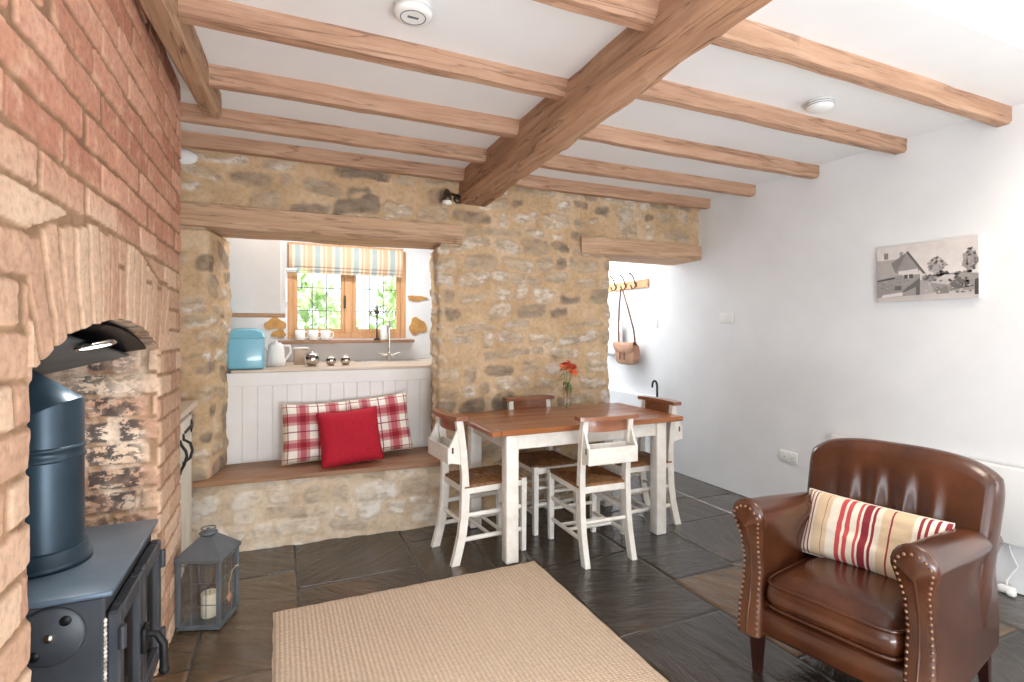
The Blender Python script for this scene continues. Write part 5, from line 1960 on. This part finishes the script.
shp([(0.56, 0.30), (0.70, 0.42), (0.80, 0.40), (0.74, 0.24)], 1, 7)
shp([(0.88, 0.18), (0.92, 0.18), (0.92, 0.30), (0.88, 0.30)], 6, 9)
shp([(0.965, 0.06), (0.998, 0.06), (0.998, 0.32), (0.965, 0.30)], 6, 9)
shp([(0.80, 0.10), (0.88, 0.10), (0.88, 0.13), (0.80, 0.13)], 5, 9)
pr.build('print', [gm(v) for v in lev], pic)


def wall_plate(name, label, cat, y, z, w, h, rockers, sock=False):
    t = thing(name, label, cat, (RX, y, z))
    MB().box((-0.010, -w / 2, -h / 2), (0.0, w / 2, h / 2), 0.004, seg=2).build('plate', M['white_plastic'], t)
    for i in range(rockers):
        yy = (i - (rockers - 1) / 2) * 0.055
        MB().box((-0.0145, yy - 0.009, -0.013 + (0.018 if sock else 0)), (-0.0095, yy + 0.009, 0.013 + (0.018 if sock else 0)), 0.002).build('rocker', M['white_plastic'], t)
    if sock:
        for i in range(2):
            yy = (i - 0.5) * 0.065
            m = MB()
            m.box((-0.0106, yy - 0.003, -0.008), (-0.0098, yy + 0.003, 0.000)).box((-0.0106, yy - 0.013, -0.026), (-0.0098, yy - 0.008, -0.022)).box((-0.0106, yy + 0.008, -0.026), (-0.0098, yy + 0.013, -0.022))
            m.build('pin_hole', M['slot'], t)


wall_plate('light_switch', 'white double light switch at head height on the right wall', 'switch', 3.395, 1.482, 0.146, 0.086, 2)
wall_plate('power_socket', 'white double power socket low on the right wall left of the armchair', 'socket', 2.79, 0.417, 0.146, 0.086, 2, True)
t = thing('light_switch', 'small white light switch on the hall wall right of the hanging bag', 'switch', (RX + 0.02, 4.36, 1.45))
MB().box((-0.010, -0.043, -0.043), (0, 0.043, 0.043), 0.004, seg=2).build('plate', M['white_plastic'], t)
MB().box((-0.0145, -0.009, -0.013), (-0.0095, 0.009, 0.013), 0.002).build('rocker', M['white_plastic'], t)

# coat hooks in the hall
HX = RX + 0.02
cr = thing('coat_rack', 'pine coat rack with four dark double hooks on the hall wall', 'coat rack', (HX, 4.86, 1.872))
MB().box((-0.020, -0.40, -0.045), (0.0, 0.38, 0.045), 0.004).build('board', M['pine_board'], cr)
HKY = [0.33, 0.16, -0.025, -0.205]
for yy in HKY:
    hk = MB()
    hk.ball((-0.024, yy, 0.0), (0.008, 0.014, 0.024), 10, 8)
    hk.tube([(-0.024, yy, 0.005), (-0.040, yy, 0.02), (-0.050, yy, 0.06), (-0.075, yy, 0.10), (-0.100, yy, 0.115)], 0.0075, 8)
    hk.tube([(-0.024, yy, -0.005), (-0.045, yy, -0.04), (-0.075, yy, -0.045), (-0.090, yy, -0.015)], 0.0075, 8)
    hk.ball((-0.102, yy, 0.117), 0.011, 8, 6)
    hk.ball((-0.091, yy, -0.012), 0.010, 8, 6)
    hk.build('hook', M['brass'], cr)
# shoulder bag
bg = thing('shoulder_bag', 'tan leather shoulder bag hanging from a coat hook in the hall', 'bag', (HX - 0.09, 4.72, 1.02))
m = MB()
rbox(m, (-0.045, -0.175, -0.015), (0.045, 0.175, 0.225), 0.03)
m.build('body', M['bag'], bg, weld=True)
m = MB()
for k in (0, 1):
    m.grid(lambda u, v, k=k: (-0.038 - 0.004 * k - 0.02 * math.sin(PI * min(1, v * 1.1)) + (0.075 * max(0, v - 0.8) / 0.2), -0.180 + 0.360 * u, 0.085 + 0.06 * abs(2 * u - 1) ** 3 * (1 - v) + (0.14 - 0.0) * min(1, v / 0.8)), 16, 10)
m.build('flap', M['bag'], bg)
m = MB()
m.box((-0.072, -0.05, 0.04), (-0.062, -0.03, 0.12), 0.003).box((-0.072, 0.03, 0.04), (-0.062, 0.05, 0.12), 0.003)
m.build('buckle_strap', M['bag_strap'], bg)
m = MB()
hkz = 1.872 - 0.047 - 1.02 + 0.016
m.tube([(0.0, -0.15, 0.18), (0.005, -0.11, 0.36), (0.012, 0.01, 0.62), (0.010, 0.10, hkz - 0.012), (0.010, 0.115, hkz), (0.010, 0.130, hkz - 0.012), (0.0, 0.145, 0.60), (0.0, 0.16, 0.35), (0.0, 0.15, 0.18)], 0.009, 8, squash=(0.5, 1.3))
m.build('strap', M['bag_strap'], bg)
# white tote bag on the next hook
tb_ = thing('tote_bag', 'white cotton tote bag hanging behind the tan bag in the hall', 'bag', (HX - 0.05, 5.02, 1.085))
m = MB()
pillow(m, 0.34, 0.40, 0.05, 16, 0.02, Mx=Matrix.Translation((0, 0, 0.20)) @ Matrix.Rotation(PI / 2, 4, 'Z'), wr=0.01, seed=4)
m.build('body', M['cotton'], tb_, weld=True)
m = MB()
for k in (-1, 1):
    m.tube([(0.012 * k, -0.09, 0.38), (0.008 * k, -0.03, 0.62), (0.0 - 0.004, 0.0, 0.745), (0.0 - 0.004, 0.012, 0.75), (0.008 * k, 0.03, 0.62), (0.012 * k, 0.09, 0.38)], 0.007, 6)
m.build('strap', M['cotton'], tb_)
ky = thing('key_lanyard', 'key lanyard with a red tag hanging from the hook nearest the doorway edge', 'keys', (HX - 0.075, 5.19, 1.455))
MB().tube([(0, -0.008, 0.36), (0.0, -0.014, 0.30), (0.0, -0.010, 0.12), (0.0, 0, 0.05), (0.0, 0.010, 0.12), (0.0, 0.014, 0.30), (0, 0.008, 0.36)], 0.004, 6, closed=True).build('cord', M['cotton'], ky)
MB().box((-0.008, -0.022, -0.04), (0.008, 0.022, 0.055), 0.006, seg=2).build('fob', M['red_plastic'], ky)
MB().tube([(0, 0.0, -0.04), (0, 0.004, -0.20), (0, -0.004, -0.27)], 0.005, 6).build('key_strip', M['steel'], ky)
# walking stick
ws = thing('walking_stick', 'dark walking stick with a hooked handle leaning on the white wall behind a chair', 'walking stick', (3.44, 4.20, 0.001))
wsm = MB()
wsm.tube([(-0.02, -0.03, 0.0), (0.0, 0.0, 0.82)] + [(0.0, 0.036 - 0.036 * math.cos(a_), 0.82 + 0.05 * math.sin(a_)) for a_ in [math.radians(q) for q in range(20, 181, 20)]] + [(0.0, 0.072, 0.80)], 0.0105, 10)
wsm.build('shaft', M['iron_dark'], ws)
MB().lathe([(0.014, 0), (0.015, 0.02), (0.012, 0.035)], (-0.02, -0.03, 0), 12).build('ferrule', M['black_iron'], ws)

# ceiling alarms and the wall spotlight
sa = thing('smoke_alarm', 'round white smoke alarm on the ceiling between the left joists', 'smoke alarm', (0.445, 1.89, CZ))
MB().lathe([(0.068, 0.0), (0.068, -0.012), (0.060, -0.014), (0.060, -0.020), (0.070, -0.022), (0.066, -0.040), (0.050, -0.046), (0.030, -0.044), (1e-5, -0.044)], n=36).build('body', M['white_plastic'], sa)
MB().tube([(0.045 * math.cos(a_), 0.045 * math.sin(a_), -0.0455) for a_ in [2 * PI * k / 30 for k in range(30)]], 0.002, 6, closed=True).box((-0.02, -0.005, -0.047), (0.02, 0.005, -0.043), 0.001).build('grille', M['lantern'], sa)
sd_ = thing('smoke_detector', 'round white detector on the ceiling between the right joists', 'smoke alarm', (2.535, 1.825, CZ))
MB().lathe([(0.055, 0.0), (0.058, -0.010), (0.064, -0.022), (0.062, -0.040), (0.048, -0.050), (0.022, -0.053), (1e-5, -0.053)], n=36).build('body', M['white_plastic'], sd_)
vt = MB()
for q in (-0.020, -0.030):
    vt.tube([(0.0635 * math.cos(a_), 0.0635 * math.sin(a_), q) for a_ in [2 * PI * k / 30 for k in range(30)]], 0.0016, 6, closed=True)
vt.build('vent_ring', M['lantern'], sd_)
sl = thing('wall_spotlight', 'small brass spotlight with white bulb on the stone wall beside the main beam', 'spotlight', (1.175, 3.66, 2.345))
MB().lathe([(0.035, 0), (0.035, 0.014), (0.020, 0.022)], n=20, M=Matrix.Translation((0.035, 0.065, 0)) @ Matrix.Rotation(PI / 2, 4, 'X')).build('base', M['brass'], sl)
MB().tube([(0.035, 0.05, 0), (0.03, 0.0, 0.004), (-0.02, -0.02, 0.006), (-0.062, -0.03, 0.006)], 0.009, 10).build('arm', M['brass'], sl)
MB().lathe([(0.010, 0.055), (0.018, 0.045), (0.030, 0.0), (0.040, -0.03), (0.037, -0.03), (0.027, 0.0)], (-0.075, -0.03, -0.015), 20).build('shade', M['brass'], sl)
MB().lathe([(0.014, 0.02), (0.026, -0.01), (0.037, -0.045), (0.030, -0.056), (1e-5, -0.060)], (-0.075, -0.03, -0.015), 20).build('bulb', M['bulb'], sl)
